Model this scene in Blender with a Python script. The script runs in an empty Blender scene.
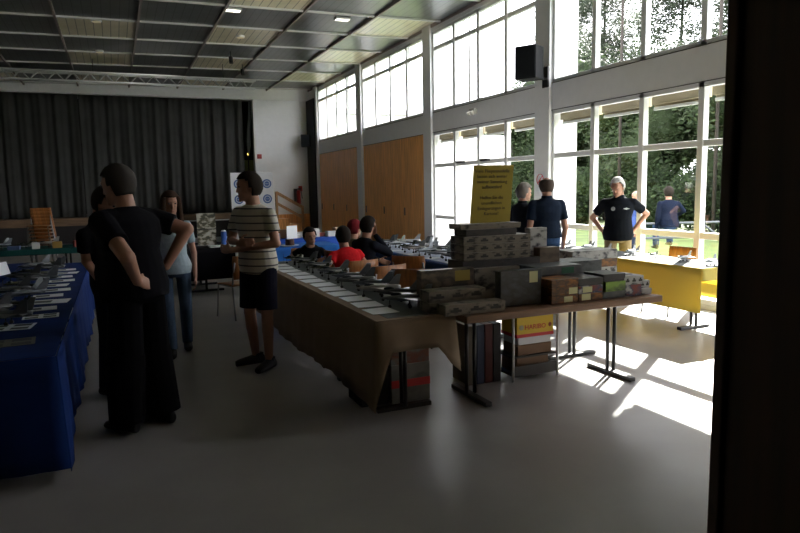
import bpy, bmesh, math, random
import numpy as np
from mathutils import Vector, Matrix
random.seed(7)
SC = bpy.context.scene
COL = SC.collection
# ------------------------------------------------------------------ camera
def _n(v): return v / np.linalg.norm(v)
_f = 649.0
_Y = _n(np.array([-286, 73.5, -_f]))
_X = np.array([1500, 107.5, -_f]); _X = _n(_X - _Y * (_X @ _Y))
_Z = np.cross(_X, _Y)
cam = bpy.data.objects.new('camera', bpy.data.cameras.new('camera'))
COL.objects.link(cam)
M = Matrix(np.stack([_X, _Y, _Z]).tolist()).to_4x4()
M.translation = (0, 0, 1.64)
cam.matrix_world = M
cam.data.sensor_width = 36; cam.data.lens = _f / 800 * 36; cam.data.clip_start = .02
SC.camera = cam
# ------------------------------------------------------------------ light
SKY = 5.5
SUN = 25.0
w = bpy.data.worlds.new('sky'); SC.world = w; w.use_nodes = True
bg = w.node_tree.nodes['Background']
bg.inputs[0].default_value = (.97, .94, 1.0, 1); bg.inputs[1].default_value = SKY
sun = bpy.data.objects.new('sun', bpy.data.lights.new('sun', 'SUN')); COL.objects.link(sun)
sun.data.energy = SUN; sun.data.angle = .009; sun.data.color = (1, .96, .88)
sun.rotation_euler = Vector((-1, -.69, -.735)).to_track_quat('-Z', 'Y').to_euler()
SC.view_settings.view_transform = 'Standard'; SC.view_settings.look = 'None'
SC.view_settings.gamma = 1; SC.view_settings.use_curve_mapping = False
SC.view_settings.exposure = 0.85
SC.cycles.use_denoising = True
SC.cycles.max_bounces = 8; SC.cycles.diffuse_bounces = 5; SC.cycles.transparent_max_bounces = 16
SC.cycles.caustics_reflective = False; SC.cycles.caustics_refractive = False
SC.cycles.sample_clamp_indirect = 10
W = 6.9            # window wall

# ------------------------------------------------------------------ materials
MATS = {}
def mat(name, col, rough=.6, metal=0, spec=.5, noise=0, nscale=8, emit=0):
    if name in MATS: return MATS[name]
    m = bpy.data.materials.new(name); m.use_nodes = True; MATS[name] = m
    nt = m.node_tree; b = nt.nodes['Principled BSDF']
    b.inputs['Base Color'].default_value = (*col, 1)
    b.inputs['Roughness'].default_value = rough; b.inputs['Metallic'].default_value = metal
    b.inputs['Specular IOR Level'].default_value = spec
    if noise:
        tc = nt.nodes.new('ShaderNodeTexCoord'); nz = nt.nodes.new('ShaderNodeTexNoise')
        nz.inputs['Scale'].default_value = nscale; nz.inputs['Detail'].default_value = 4
        rp = nt.nodes.new('ShaderNodeValToRGB')
        rp.color_ramp.elements[0].position = .3; rp.color_ramp.elements[1].position = .7
        rp.color_ramp.elements[0].color = (*[c * (1 - noise) for c in col], 1)
        rp.color_ramp.elements[1].color = (*[min(1, c * (1 + noise)) for c in col], 1)
        nt.links.new(tc.outputs['Object'], nz.inputs['Vector'])
        nt.links.new(nz.outputs['Fac'], rp.inputs[0]); nt.links.new(rp.outputs[0], b.inputs['Base Color'])
    if emit:
        b.inputs['Emission Color'].default_value = (*col, 1); b.inputs['Emission Strength'].default_value = emit
    return m
def N(nt, t, **kw):
    n = nt.nodes.new(t)
    for k, v in kw.items(): setattr(n, k, v)
    return n
def math_node(nt, op, a, b=None):
    n = N(nt, 'ShaderNodeMath', operation=op)
    if hasattr(a, 'is_output'): nt.links.new(a, n.inputs[0])
    else: n.inputs[0].default_value = a
    if b is not None:
        if hasattr(b, 'is_output'): nt.links.new(b, n.inputs[1])
        else: n.inputs[1].default_value = b
    return n.outputs[0]
def stripes(name, c0, c1, axis, period, duty, rough=.7):
    """two-colour bands along one object axis"""
    m = mat(name, c0, rough); nt = m.node_tree; b = nt.nodes['Principled BSDF']
    tc = N(nt, 'ShaderNodeTexCoord'); sp = N(nt, 'ShaderNodeSeparateXYZ')
    nt.links.new(tc.outputs['Object'], sp.inputs[0])
    v = math_node(nt, 'FRACT', math_node(nt, 'DIVIDE', sp.outputs[axis], period))
    s = math_node(nt, 'LESS_THAN', v, duty)
    mx = N(nt, 'ShaderNodeMix', data_type='RGBA')
    nt.links.new(s, mx.inputs['Factor']); mx.inputs['A'].default_value = (*c0, 1); mx.inputs['B'].default_value = (*c1, 1)
    nt.links.new(mx.outputs['Result'], b.inputs['Base Color'])
    return m
def wood(name, c, scale=3, rough=.45, axis=2):
    m = mat(name, c, rough); nt = m.node_tree; b = nt.nodes['Principled BSDF']
    tc = N(nt, 'ShaderNodeTexCoord'); mp = N(nt, 'ShaderNodeMapping')
    s = [12, 12, 12]; s[axis] = .8
    mp.inputs['Scale'].default_value = s
    nz = N(nt, 'ShaderNodeTexNoise'); nz.inputs['Scale'].default_value = scale; nz.inputs['Detail'].default_value = 6
    rp = N(nt, 'ShaderNodeValToRGB')
    rp.color_ramp.elements[0].color = (*[x * .75 for x in c], 1); rp.color_ramp.elements[1].color = (*[min(1, x * 1.2) for x in c], 1)
    rp.color_ramp.elements[0].position = .35; rp.color_ramp.elements[1].position = .65
    nt.links.new(tc.outputs['Object'], mp.inputs[0]); nt.links.new(mp.outputs[0], nz.inputs['Vector'])
    nt.links.new(nz.outputs['Fac'], rp.inputs[0]); nt.links.new(rp.outputs[0], b.inputs['Base Color'])
    return m
def printed(name, cols, scale=9, rough=.45):
    """box art: patches of printed colours"""
    if name in MATS: return MATS[name]
    m = mat(name, cols[0], rough); nt = m.node_tree; b = nt.nodes['Principled BSDF']
    tc = N(nt, 'ShaderNodeTexCoord'); mp = N(nt, 'ShaderNodeMapping'); mp.inputs['Scale'].default_value = (1, 1, 1.8)
    mp.inputs['Location'].default_value = (random.random() * 9, random.random() * 9, random.random() * 9)
    nz = N(nt, 'ShaderNodeTexNoise'); nz.inputs['Scale'].default_value = scale; nz.inputs['Detail'].default_value = 3
    rp = N(nt, 'ShaderNodeValToRGB'); rp.color_ramp.interpolation = 'LINEAR'
    n = len(cols)
    for i, c in enumerate(cols):
        e = rp.color_ramp.elements[i] if i < 2 else rp.color_ramp.elements.new(.5)
        e.color = (*c, 1)
    for i, e in enumerate(rp.color_ramp.elements): e.position = .36 + .28 * i / max(1, n - 1)
    nt.links.new(tc.outputs['Object'], mp.inputs[0]); nt.links.new(mp.outputs[0], nz.inputs['Vector'])
    nt.links.new(nz.outputs['Fac'], rp.inputs[0]); nt.links.new(rp.outputs[0], b.inputs['Base Color'])
    return m
def leafmat(name, c0, c1):
    if name in MATS: return MATS[name]
    m = mat(name, c0, .6, spec=.2); nt = m.node_tree; b = nt.nodes['Principled BSDF']
    g = N(nt, 'ShaderNodeNewGeometry'); rp = N(nt, 'ShaderNodeValToRGB')
    rp.color_ramp.elements[0].color = (*c0, 1); rp.color_ramp.elements[1].color = (*c1, 1)
    nt.links.new(g.outputs['Random Per Island'], rp.inputs[0]); nt.links.new(rp.outputs[0], b.inputs['Base Color'])
    tl = N(nt, 'ShaderNodeBsdfTranslucent'); nt.links.new(rp.outputs[0], tl.inputs[0])
    mx = N(nt, 'ShaderNodeMixShader'); mx.inputs[0].default_value = .4
    nt.links.new(b.outputs[0], mx.inputs[1]); nt.links.new(tl.outputs[0], mx.inputs[2])
    nt.links.new(mx.outputs[0], nt.nodes['Material Output'].inputs[0])
    return m
def glassmat():
    m = bpy.data.materials.new('window_glass'); m.use_nodes = True; nt = m.node_tree; nt.nodes.clear()
    out = N(nt, 'ShaderNodeOutputMaterial'); t = N(nt, 'ShaderNodeBsdfTransparent'); g = N(nt, 'ShaderNodeBsdfGlossy')
    t.inputs[0].default_value = (.93, .96, .95, 1); g.inputs['Roughness'].default_value = .02
    mx = N(nt, 'ShaderNodeMixShader'); mx.inputs[0].default_value = .06
    nt.links.new(t.outputs[0], mx.inputs[1]); nt.links.new(g.outputs[0], mx.inputs[2]); nt.links.new(mx.outputs[0], out.inputs[0])
    return m
GLASS = glassmat()
FRAME = mat('frame_white', (.78, .79, .80), .5)
WALLG = mat('wall_grey', (.80, .81, .83), .75, noise=.02)
WHITE = mat('plaster_white', (.92, .93, .93), .85, noise=.02)
BLACKM = mat('black_metal', (.012, .012, .013), .4)
PAPER = mat('paper', (.74, .77, .80), .7)
BEECH = wood('beech_ply', (.30, .115, .03), 4, .4)
PANELWOOD = wood('panel_wood', (.92, .42, .13), 2.2, .4)
DARKWOOD = wood('dark_wood', (.06, .03, .015), 2.5, .5)
OAK = wood('oak_rail', (.42, .23, .09), 3, .45)
TABLEWOOD = wood('table_wood', (.23, .125, .07), 3, .45, 0)
SKIN = mat('skin', (.42, .22, .15), .55)

# ------------------------------------------------------------------ mesh builder
class MB:
    def __init__(s): s.v = []; s.f = []; s.m = []; s.cur = 0
    def add(s, vs, fs):
        b = len(s.v); s.v += [tuple(v) for v in vs]
        for f in fs: s.f.append([b + i for i in f]); s.m.append(s.cur)
    def box(s, x0, x1, y0, y1, z0, z1):
        s.add([(x, y, z) for z in (z0, z1) for y in (y0, y1) for x in (x0, x1)],
              [(0, 2, 3, 1), (4, 5, 7, 6), (0, 1, 5, 4), (2, 6, 7, 3), (0, 4, 6, 2), (1, 3, 7, 5)]); return s
    def bar(s, p0, p1, wd, ht=None):
        """square bar between two points"""
        p0, p1 = Vector(p0), Vector(p1); ht = ht or wd; d = (p1 - p0).normalized()
        u = d.cross(Vector((0, 0, 1)))
        if u.length < 1e-3: u = Vector((1, 0, 0))
        u.normalize(); v = u.cross(d)
        vs = [p + u * a * wd / 2 + v * b * ht / 2 for p in (p0, p1) for (a, b) in ((-1, -1), (1, -1), (1, 1), (-1, 1))]
        s.add(vs, [(3, 2, 1, 0), (4, 5, 6, 7)] + [(i, (i + 1) % 4, 4 + (i + 1) % 4, 4 + i) for i in range(4)]); return s
    def loft(s, st, n=16):
        """st: (centre, half width, half depth, right, forward)"""
        vs = []
        for c, a, b, r, fw in st:
            c, r, fw = Vector(c), Vector(r), Vector(fw)
            vs += [c + r * (a * math.cos(t)) + fw * (b * math.sin(t)) for t in [2 * math.pi * k / n for k in range(n)]]
        fs = [tuple(reversed(range(n)))]
        for i in range(len(st) - 1):
            fs += [(i * n + k, i * n + (k + 1) % n, (i + 1) * n + (k + 1) % n, (i + 1) * n + k) for k in range(n)]
        fs.append(tuple(range((len(st) - 1) * n, len(st) * n)))
        s.add(vs, fs); return s
    def cyl(s, p0, p1, r0, r1=None, n=12):
        p0, p1 = Vector(p0), Vector(p1); d = (p1 - p0).normalized(); u = d.orthogonal().normalized(); v = d.cross(u)
        r1 = r0 if r1 is None else r1
        return s.loft([(p0, r0, r0, u, v), (p1, r1, r1, u, v)], n)
    def capsule(s, p0, p1, r0, r1=None, n=12):
        p0, p1 = Vector(p0), Vector(p1); d = p1 - p0
        d = d.normalized() if d.length > 1e-6 else Vector((0, 0, 1))
        u = d.orthogonal().normalized(); v = d.cross(u); r1 = r0 if r1 is None else r1; st = []
        for a in (-80, -50, -20): st.append((p0 + d * r0 * math.sin(math.radians(a)), *(r0 * math.cos(math.radians(a)),) * 2, u, v))
        for a in (20, 50, 80): st.append((p1 + d * r1 * math.sin(math.radians(a)), *(r1 * math.cos(math.radians(a)),) * 2, u, v))
        return s.loft(st, n)
    def ell(s, c, r, R=None, n=16, k=8):
        c = Vector(c); R = R or Matrix.Identity(3); X, Y, Z = R.col[0], R.col[1], R.col[2]; st = []
        for i in range(k + 1):
            a = math.radians(-86 + 172 * i / k)
            st.append((c + Z * r[2] * math.sin(a), r[0] * math.cos(a), r[1] * math.cos(a), X, Y))
        return s.loft(st, n)
    def build(s, name, mats, parent=None, loc=None, rz=0, smooth=False, bevel=0):
        me = bpy.data.meshes.new(name); me.from_pydata(s.v, [], s.f)
        for m in (mats if isinstance(mats, (list, tuple)) else [mats]): me.materials.append(m)
        me.polygons.foreach_set('material_index', s.m)
        if smooth: me.polygons.foreach_set('use_smooth', [True] * len(me.polygons))
        me.update()
        o = bpy.data.objects.new(name, me); COL.objects.link(o)
        if parent: o.parent = parent
        if loc: o.location = loc
        o.rotation_euler.z = rz
        if bevel:
            b = o.modifiers.new('edge', 'BEVEL'); b.width = bevel; b.segments = 2; b.limit_method = 'ANGLE'
        return o
def box(*a): return MB().box(*a)
def tag(o, label, cat, group=None):
    o['label'] = label; o['category'] = cat
    if group: o['group'] = group
    return o
def thing(name, label, cat, loc=(0, 0, 0), rz=0, group=None):
    o = bpy.data.objects.new(name, None); COL.objects.link(o); o.location = loc; o.rotation_euler.z = rz
    o.empty_display_size = .1
    return tag(o, label, cat, group)
def struct(o): o['kind'] = 'structure'; return o
def dup(root, loc, rz, label, group=None):
    r = root.copy(); COL.objects.link(r); r.location = loc; r.rotation_euler.z = rz; r['label'] = label
    if group: r['group'] = group
    for ch in list(root.children):
        c = ch.copy(); COL.objects.link(c); c.parent = r
        for g in list(ch.children):
            d = g.copy(); COL.objects.link(d); d.parent = c
    return r
ORD = ['first', 'second', 'third', 'fourth', 'fifth', 'sixth', 'seventh', 'eighth', 'ninth', 'tenth', 'eleventh', 'twelfth',
       'thirteenth', 'fourteenth', 'fifteenth', 'sixteenth', 'seventeenth', 'eighteenth', 'nineteenth', 'twentieth']

# ------------------------------------------------------------------ room shell
CEIL = 5.28; LX = -6.2; STY = 24.2
COLS = [.42, 4.95, 9.49, 14.0, 18.66, 23.2]     # column centres along the window wall
CW = .21
fm = mat('linoleum', (.27, .262, .255), .28, noise=.10, nscale=1.6)
nt = fm.node_tree; b_ = nt.nodes['Principled BSDF']
tc = N(nt, 'ShaderNodeTexCoord'); nz = N(nt, 'ShaderNodeTexNoise'); nz.inputs['Scale'].default_value = 14; nz.inputs['Detail'].default_value = 6
nt.links.new(tc.outputs['Object'], nz.inputs['Vector'])
mr = N(nt, 'ShaderNodeMapRange'); mr.inputs['To Min'].default_value = .27; mr.inputs['To Max'].default_value = .37
nz.inputs['Scale'].default_value = 2.2; nz.inputs['Detail'].default_value = 2; nt.links.new(nz.outputs['Fac'], mr.inputs['Value']); nt.links.new(mr.outputs[0], b_.inputs['Roughness'])
struct(box(LX - .2, W + .1, -4, 28.5, -.2, 0).build('floor', fm))
# window wall
m = MB()
for c in COLS: m.box(W - .05, W + .30, c - CW, c + CW, 0, 5.5)
for i in range(len(COLS) - 1):
    y0, y1 = COLS[i] + CW, COLS[i + 1] - CW
    m.box(W, W + .22, y0, y1, 2.90, 3.34)
    m.box(W, W + .22, y0, y1, 5.17, 5.5)
    if i < 3: m.box(W, W + .22, y0, y1, 0, .06)
m.box(W, W + .3, COLS[-1] + CW, 28.5, 0, 5.5)
m.box(W, W + .3, -4, 2.6, 0, 5.5)
struct(m.build('wall_right', WALLG, bevel=.006))
m = MB()                                    # outside reveals of the columns
for c in COLS: m.box(W + .30, W + .62, c - .11, c + .11, 0, 5.6)
struct(m.build('trim_fins', mat('fin_white', (.75, .76, .76), .7)))
m = MB()                                    # thin shadow joints on the spandrels
for i in range(len(COLS) - 1):
    for z in (3.345, 2.895): m.box(W - .004, W, COLS[i] + CW, COLS[i + 1] - CW, z - .006, z + .006)
struct(m.build('trim_joints', mat('joint_dark', (.08, .08, .08), .8)))
wn = 0
BLINDM = mat('blind_fabric', (.42, .36, .25), .8); BLINDW = mat('blind_rail', (.8, .8, .8), .5)
for i in range(5):
    y0, y1 = COLS[i] + CW if i else 2.6, COLS[i + 1] - CW; dy = (y1 - y0) / 4  # first bay lies out of view; its glazing is sized to light the boxes
    def grid(z0, z1, trans, skip=()):
        global wn
        wn += 1
        f = MB(); t = .055
        xa, xb = W + .012, W + .105
        f.box(xa, xb, y0, y1, z0, z0 + .07); f.box(xa, xb, y0, y1, z1 - .07, z1)
        for k in range(5):
            y = y0 + dy * k; ww = .06 if k in (0, 4) else .046
            f.box(xa, xb, y - (ww if k else 0), y + (ww if k < 4 else 0), z0, z1)
        for (zt, ks) in trans:
            for k in ks: f.box(xa + .012, xb - .012, y0 + dy * k, y0 + dy * (k + 1), zt - .042, zt + .042)
        fr = struct(f.build('window_%d' % wn, FRAME, bevel=.006))
        for k in range(4):
            a, b = y0 + dy * k, y0 + dy * (k + 1)
            g = MB(); g.add([(W + .06, a, z0), (W + .06, b, z0), (W + .06, b, z1), (W + .06, a, z1)], [(0, 1, 2, 3)])
            g.build('pane', GLASS, fr)
        return fr
    grid(3.34, 5.17, [(4.78, range(4))])
    if i < 3:
        fr = grid(.06, 2.90, [(2.13, range(4)), (.945, (0, 1, 2, 3) if i < 2 else (0, 3))])
        for k in range(4):
            a, b = y0 + dy * k + .06, y0 + dy * (k + 1) - .06
            g = box(W + .145, W + .27, a, b, 2.73, 2.86).build('blind_box', BLINDM, fr)
            box(W + .165, W + .20, a + .02, b - .02, 2.655, 2.695).build('blind_rail', BLINDW, g)
            box(W + .18, W + .185, a + .02, b - .02, 2.69, 2.74).build('blind_cloth', BLINDM, g)
        if i == 2:      # glazed door leaves with closers and handles
            for k in (1, 2):
                a, b = y0 + dy * k, y0 + dy * (k + 1)
                box(W - .045, W + .02, b - .45, b - .15, 2.14, 2.185).build('door_closer', BLACKM, fr)
            box(W - .06, W + .02, y0 + dy * 2 - .02, y0 + dy * 2 + .02, 1.0, 1.15).build('door_handle', BLACKM, fr)
# wood panelled bays with cupboard doors
dn = 0
for i in (3, 4):
    y0, y1 = COLS[i] + CW, COLS[i + 1] - CW
    pn = struct(box(W + .04, W + .2, y0, y1, 0, 2.90).build('wall_panelling_%d' % (i - 2), PANELWOOD))
    n = 3
    for k in range(n):
        dn += 1
        a, b = y0 + (y1 - y0) * k / n, y0 + (y1 - y0) * (k + 1) / n
        d = struct(box(W + .012, W + .045, a + .006, b - .006, .06, 2.88).build('door_%d' % dn, PANELWOOD, bevel=.004))
        h = MB(); h.box(W - .005, W + .015, b - .16, b - .12, .92, 1.12).build('handle_plate', mat('steel_dark', (.10, .10, .10), .35, .8), d)
# ceiling: grid and slatted panels; it falls gently away from the windows
TILT = .016
def cz(x): return CEIL + (x - W) * TILT
def tilt(o):
    for v in o.data.vertices: v.co.z += (v.co.x - W) * TILT
    return o
def panelmat(name, c, tint):
    m = mat(name, c, .30, spec=.9); nt = m.node_tree; b = nt.nodes['Principled BSDF']
    tc = N(nt, 'ShaderNodeTexCoord'); sp = N(nt, 'ShaderNodeSeparateXYZ'); nt.links.new(tc.outputs['Object'], sp.inputs[0])
    v = math_node(nt, 'FRACT', math_node(nt, 'DIVIDE', math_node(nt, 'ADD', sp.outputs[0], 20.0), .168))
    s = math_node(nt, 'LESS_THAN', v, .10)
    nz = N(nt, 'ShaderNodeTexNoise'); nz.inputs['Scale'].default_value = 3; nz.inputs['Detail'].default_value = 3
    nt.links.new(tc.outputs['Object'], nz.inputs['Vector'])
    rp = N(nt, 'ShaderNodeValToRGB'); rp.color_ramp.elements[0].color = (*[x * .8 for x in c], 1); rp.color_ramp.elements[1].color = (*tint, 1)
    nt.links.new(nz.outputs['Fac'], rp.inputs[0])
    mx = N(nt, 'ShaderNodeMix', data_type='RGBA'); nt.links.new(s, mx.inputs['Factor']); nt.links.new(rp.outputs[0], mx.inputs['A'])
    mx.inputs['B'].default_value = (*[x * .3 for x in c], 1)
    nt.links.new(mx.outputs['Result'], b.inputs['Base Color'])
    return m
PG = panelmat('ceiling_grey', (.075, .08, .083), (.13, .137, .14)); PC = panelmat('ceiling_cream', (.74, .66, .46), (.82, .75, .58))
RX = [-.85 + 1.545 * k for k in range(-4, 6)]; RX[-1] = W
BY = [13.32 + 1.73 * k for k in range(-9, 8)]
m = MB()
m.box(LX - .2, W + .3, -4, 28.5, CEIL + .10, CEIL + .35)
for a in range(len(RX) - 1):
    for b in range(len(BY) - 1):
        cream = (a - 4) % 2 == 0 and (b - 9) % 2 == 1
        if RX[a] > 5: cream = (b % 2 == 1)
        m.cur = 1 if cream else 0
        # each panel is hung a little lower on its far side
        x0, x1, ya, yb = RX[a] + .02, RX[a + 1] - .02, BY[b] + .03, BY[b + 1] - .03
        m.add([(x0, ya, CEIL + .05), (x1, ya, CEIL + .05), (x1, yb, CEIL + .02), (x0, yb, CEIL + .02),
               (x0, ya, CEIL + .09), (x1, ya, CEIL + .09), (x1, yb, CEIL + .06), (x0, yb, CEIL + .06)],
              [(3, 2, 1, 0), (4, 5, 6, 7), (0, 1, 5, 4), (2, 3, 7, 6), (1, 2, 6, 5), (3, 0, 4, 7)])
tilt(struct(m.build('ceiling', [PG, PC])))
m = MB()
for x in RX[1:]: m.box(x - .022, x + .022, BY[0], STY, CEIL - .03, CEIL + .10)
m.cur = 1
for y in BY: m.box(RX[0], W, y - .028, y + .028, CEIL - .012, CEIL + .10)
tilt(struct(m.build('trim_grid', [mat('rail_brown', (.30, .25, .24), .5), mat('grid_white', (.74, .74, .73), .5)])))
# stage end
m = MB()
m.box(LX, W, STY - .05, STY + .25, 4.90, CEIL + .1)
m.box(4.82, W, STY, STY + .3, 0, 4.91)
struct(m.build('wall_stage', WHITE))
struct(box(LX, W, 28.3, 28.5, 0, 5.5).build('wall_backstage', mat('stage_black', (.01, .01, .01), .9)))
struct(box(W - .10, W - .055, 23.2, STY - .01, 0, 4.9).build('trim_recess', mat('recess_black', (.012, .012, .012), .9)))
struct(box(LX, 4.82, STY - .1, 28.3, 0, .84).build('floor_stage', [wood('stage_board', (.18, .11, .06), 3, .6, 0)]))
struct(box(LX, 4.82, STY - .13, STY - .1, 0, .58).build('trim_stage_front', mat('fascia_dark', (.02, .018, .018), .8)))
m = MB()
m.box(4.82, 6.84, STY - .05, STY, 0, .72)
struct(m.build('trim_wainscot', PANELWOOD))
# other walls
struct(box(LX - .2, LX, -4, 28.5, 0, 5.5).build('wall_left', mat('wall_left_cream', (.62, .58, .50), .8)))
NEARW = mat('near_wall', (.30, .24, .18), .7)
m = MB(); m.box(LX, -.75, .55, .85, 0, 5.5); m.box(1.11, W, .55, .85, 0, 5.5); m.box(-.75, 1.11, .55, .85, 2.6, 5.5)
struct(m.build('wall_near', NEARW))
struct(box(LX, W, -4, -3.8, 0, 5.5).build('wall_foyer', mat('foyer_wall', (.40, .37, .33), .9)))
m = MB()
m.box(1.075, 1.11, .50, .90, 0, 2.64); m.box(-.75, -.705, .50, .90, 0, 2.64); m.box(-.75, 1.11, .50, .90, 2.6, 2.645)
m.box(1.062, 1.09, .875, .90, 0, 2.6); m.box(1.066, 1.09, .66, .70, 0, 2.6)
struct(m.build('trim_door', DARKWOOD, bevel=.004))

# ------------------------------------------------------------------ outside
gm = mat('lawn_green', (.115, .165, .045), .9, noise=.35, nscale=1.2)
struct(box(W + .3, 70, -20, 80, -.25, -.05).build('ground_lawn', gm))
struct(box(W + .3, W + 1.6, -4, 30, -.05, -.02).build('ground_paving', mat('paving', (.45, .44, .42), .8, noise=.1)))
def tree(name, label, loc, blobs, n, size, c0, c1, trunk, group, core=.62, zmin=-9):
    t = thing(name, label, 'tree', loc, 0, group)
    tr = MB()
    for p0, p1, r0, r1 in trunk: tr.cyl(p0, p1, r0, r1, 8)
    tr.build('trunk', mat('bark', (.035, .03, .026), .9, noise=.3), t, smooth=True)
    m = MB(); tot = sum(r * r for _, r in blobs)
    for c, r in blobs: m.ell(c, (r * core,) * 3, None, 10, 6)
    for c, r in blobs:
        for _ in range(int(n * r * r / tot)):
            d = Vector((random.gauss(0, 1), random.gauss(0, 1), random.gauss(0, 1))).normalized()
            p = Vector(c) + d * r * (.55 + .5 * random.random()) * 1.0
            if p.z < zmin + .735 * p.x: continue  # zmin trims crowns along the sun's slope to keep lower panes sunlit
            s = size * (.6 + .8 * random.random())
            u = Vector((random.gauss(0, 1), random.gauss(0, 1), random.gauss(0, 1))).normalized()
            v = u.orthogonal().normalized()
            m.add([p - u * s, p + v * s * .5, p + u * s, p - v * s * .5], [(0, 1, 2, 3)])
    m.build('foliage', leafmat(name + '_leaf%d' % int(c0[1] * 1000), c0, c1), t)
    return t
rr = random.Random(3)
# dark belt of trees behind the lawn
spots = [(19, 6), (20.5, 10.5), (18.5, 14), (20.5, 17), (19, 20), (21, 24), (20.3, 26.6), (19.5, 29.5), (22, 33), (20, 38)]
for k, (x, y) in enumerate(spots):
    bl = []
    for _ in range(14):
        bl.append(((rr.uniform(-1.7, 1.7), rr.uniform(-2.4, 2.4), rr.uniform(.5, 6.1)), rr.uniform(1.1, 1.7)))
    tree('broadleaf_tree', 'dense leafy tree at the lawn edge, %s along from the near end of the belt' % ORD[k], (x, y, -.05), bl, 26000, .08,
         (.016, .030, .012), (.07, .105, .045), [((0, 0, 0), (0, 0, 4.5), .17, .08)], 'trees behind the lawn')
spots = [(24.5, 15), (25, 20), (25, 23.8), (24, 28), (25, 32.5)]
for k, (x, y) in enumerate(spots):
    bl = []
    for z in (5.2, 6.7, 8.0, 9.3, 10.6, 11.8):
        for q in range(8):
            a = rr.uniform(0, 6.28); d = rr.uniform(.5, 2.9) * (1.2 - z / 20)
            bl.append(((d * math.cos(a), d * math.sin(a), z + rr.uniform(-.4, .4)), rr.uniform(.6, 1.05)))
    tree('pine_tree', 'tall loose pine rising above the leafy belt, %s from the near end' % ORD[k], (x, y, -.05), bl, 34000, .08,
         (.03, .045, .028), (.08, .105, .065), [((0, 0, 0), (.2, 0, 12.4), .14, .04)], 'pines behind the lawn', core=.02)
for k, (x, y) in enumerate(((17.0, 11.5), (17.3, 14), (16.9, 16.3), (17.4, 18.8), (17.0, 21.4), (17.5, 24.5))):
    bl = [((rr.uniform(-.6, .6), rr.uniform(-1.3, 1.3), rr.uniform(.4, 1.7)), rr.uniform(.6, .85)) for _ in range(9)]
    tree('garden_bush', 'low dense bush at the foot of the tree belt, %s from the near end' % ORD[k], (x, y, -.05), bl, 12000, .06,
         (.010, .022, .009), (.05, .085, .03), [((0, 0, 0), (0, 0, .8), .05, .03)], 'bushes behind the lawn')['category'] = 'bush'
# pines added to keep sun off the upper windows; crowns stand above view
for k, y in enumerate((6, 10, 14, 18, 22, 28.5)):
    bl = [((rr.uniform(-.8, .8), rr.uniform(-2.1, 2.1), rr.uniform(10.9, 12.9)), rr.uniform(1.2, 1.4)) for _ in range(22)]
    tree('added_shade_pine', 'added bare-stemmed pine, crown out of view, shading upper windows, %s from the near end' % ORD[k], (16.3, y, -.05), bl, 15000, .27,
         (.03, .05, .02), (.09, .15, .06), [((0, 0, 0), (0, 0, 12), .055, .04)], 'added shade pines on the lawn', core=.4, zmin=9.75)
# white building wing seen through the far panes
t = thing('white_building', 'long white building wing standing beyond the far window bays', 'building', (17, 38.6, -.05))
box(-6, 6, -.3, 4, 0, 6.2).build('facade', stripes('white_cladding', (.85, .86, .86), (.7, .71, .72), 0, .35, .06), t)
for k in range(6): box(-5.4 + k * 1.9, -4.2 + k * 1.9, -.34, -.28, 1.2, 2.6).build('window_frame', mat('far_glass', (.30, .34, .36), .2), t)
box(-6.2, 6.2, -.6, 4.2, 6.2, 6.5).build('roof_edge', mat('roof_grey', (.4, .4, .4), .7), t)
# white van-like panel wall close outside the glazed doors
t = thing('garden_screen', 'white slatted privacy screen outside the glazed doors', 'screen', (8.9, 15.2, -.02))
f = MB()
for k in range(22): f.box(-.95 + k * .088, -.95 + k * .088 + .075, -.015, .015, .08, 3.0)
f.build('slats', mat('screen_white', (.82, .83, .83), .6), t)
for x in (-1.0, 1.0): box(x - .04, x + .04, -.04, .04, 0, 3.05).build('post', mat('screen_white', (.8, .8, .8), .6), t)
# railing on the lawn
t = thing('metal_railing', 'low grey tube railing on the lawn under the sitting man', 'railing', (11.3, 9.95, -.12))
RM = mat('galvanised', (.10, .11, .12), .5, .3)
for z in (.62, .92): MB().cyl((-1.4, .35, z), (4.6, -1.5, z), .025).build('rail', RM, t)
for k in range(4):
    q = k / 3; MB().cyl((-1.3 + 5.8 * q, .32 - 1.78 * q, 0), (-1.3 + 5.8 * q, .32 - 1.78 * q, .94), .025).build('post', RM, t)
MB().cyl((-.1, -.06, .9), (.5, -1.0, .0), .02).build('brace', RM, t)

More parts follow.
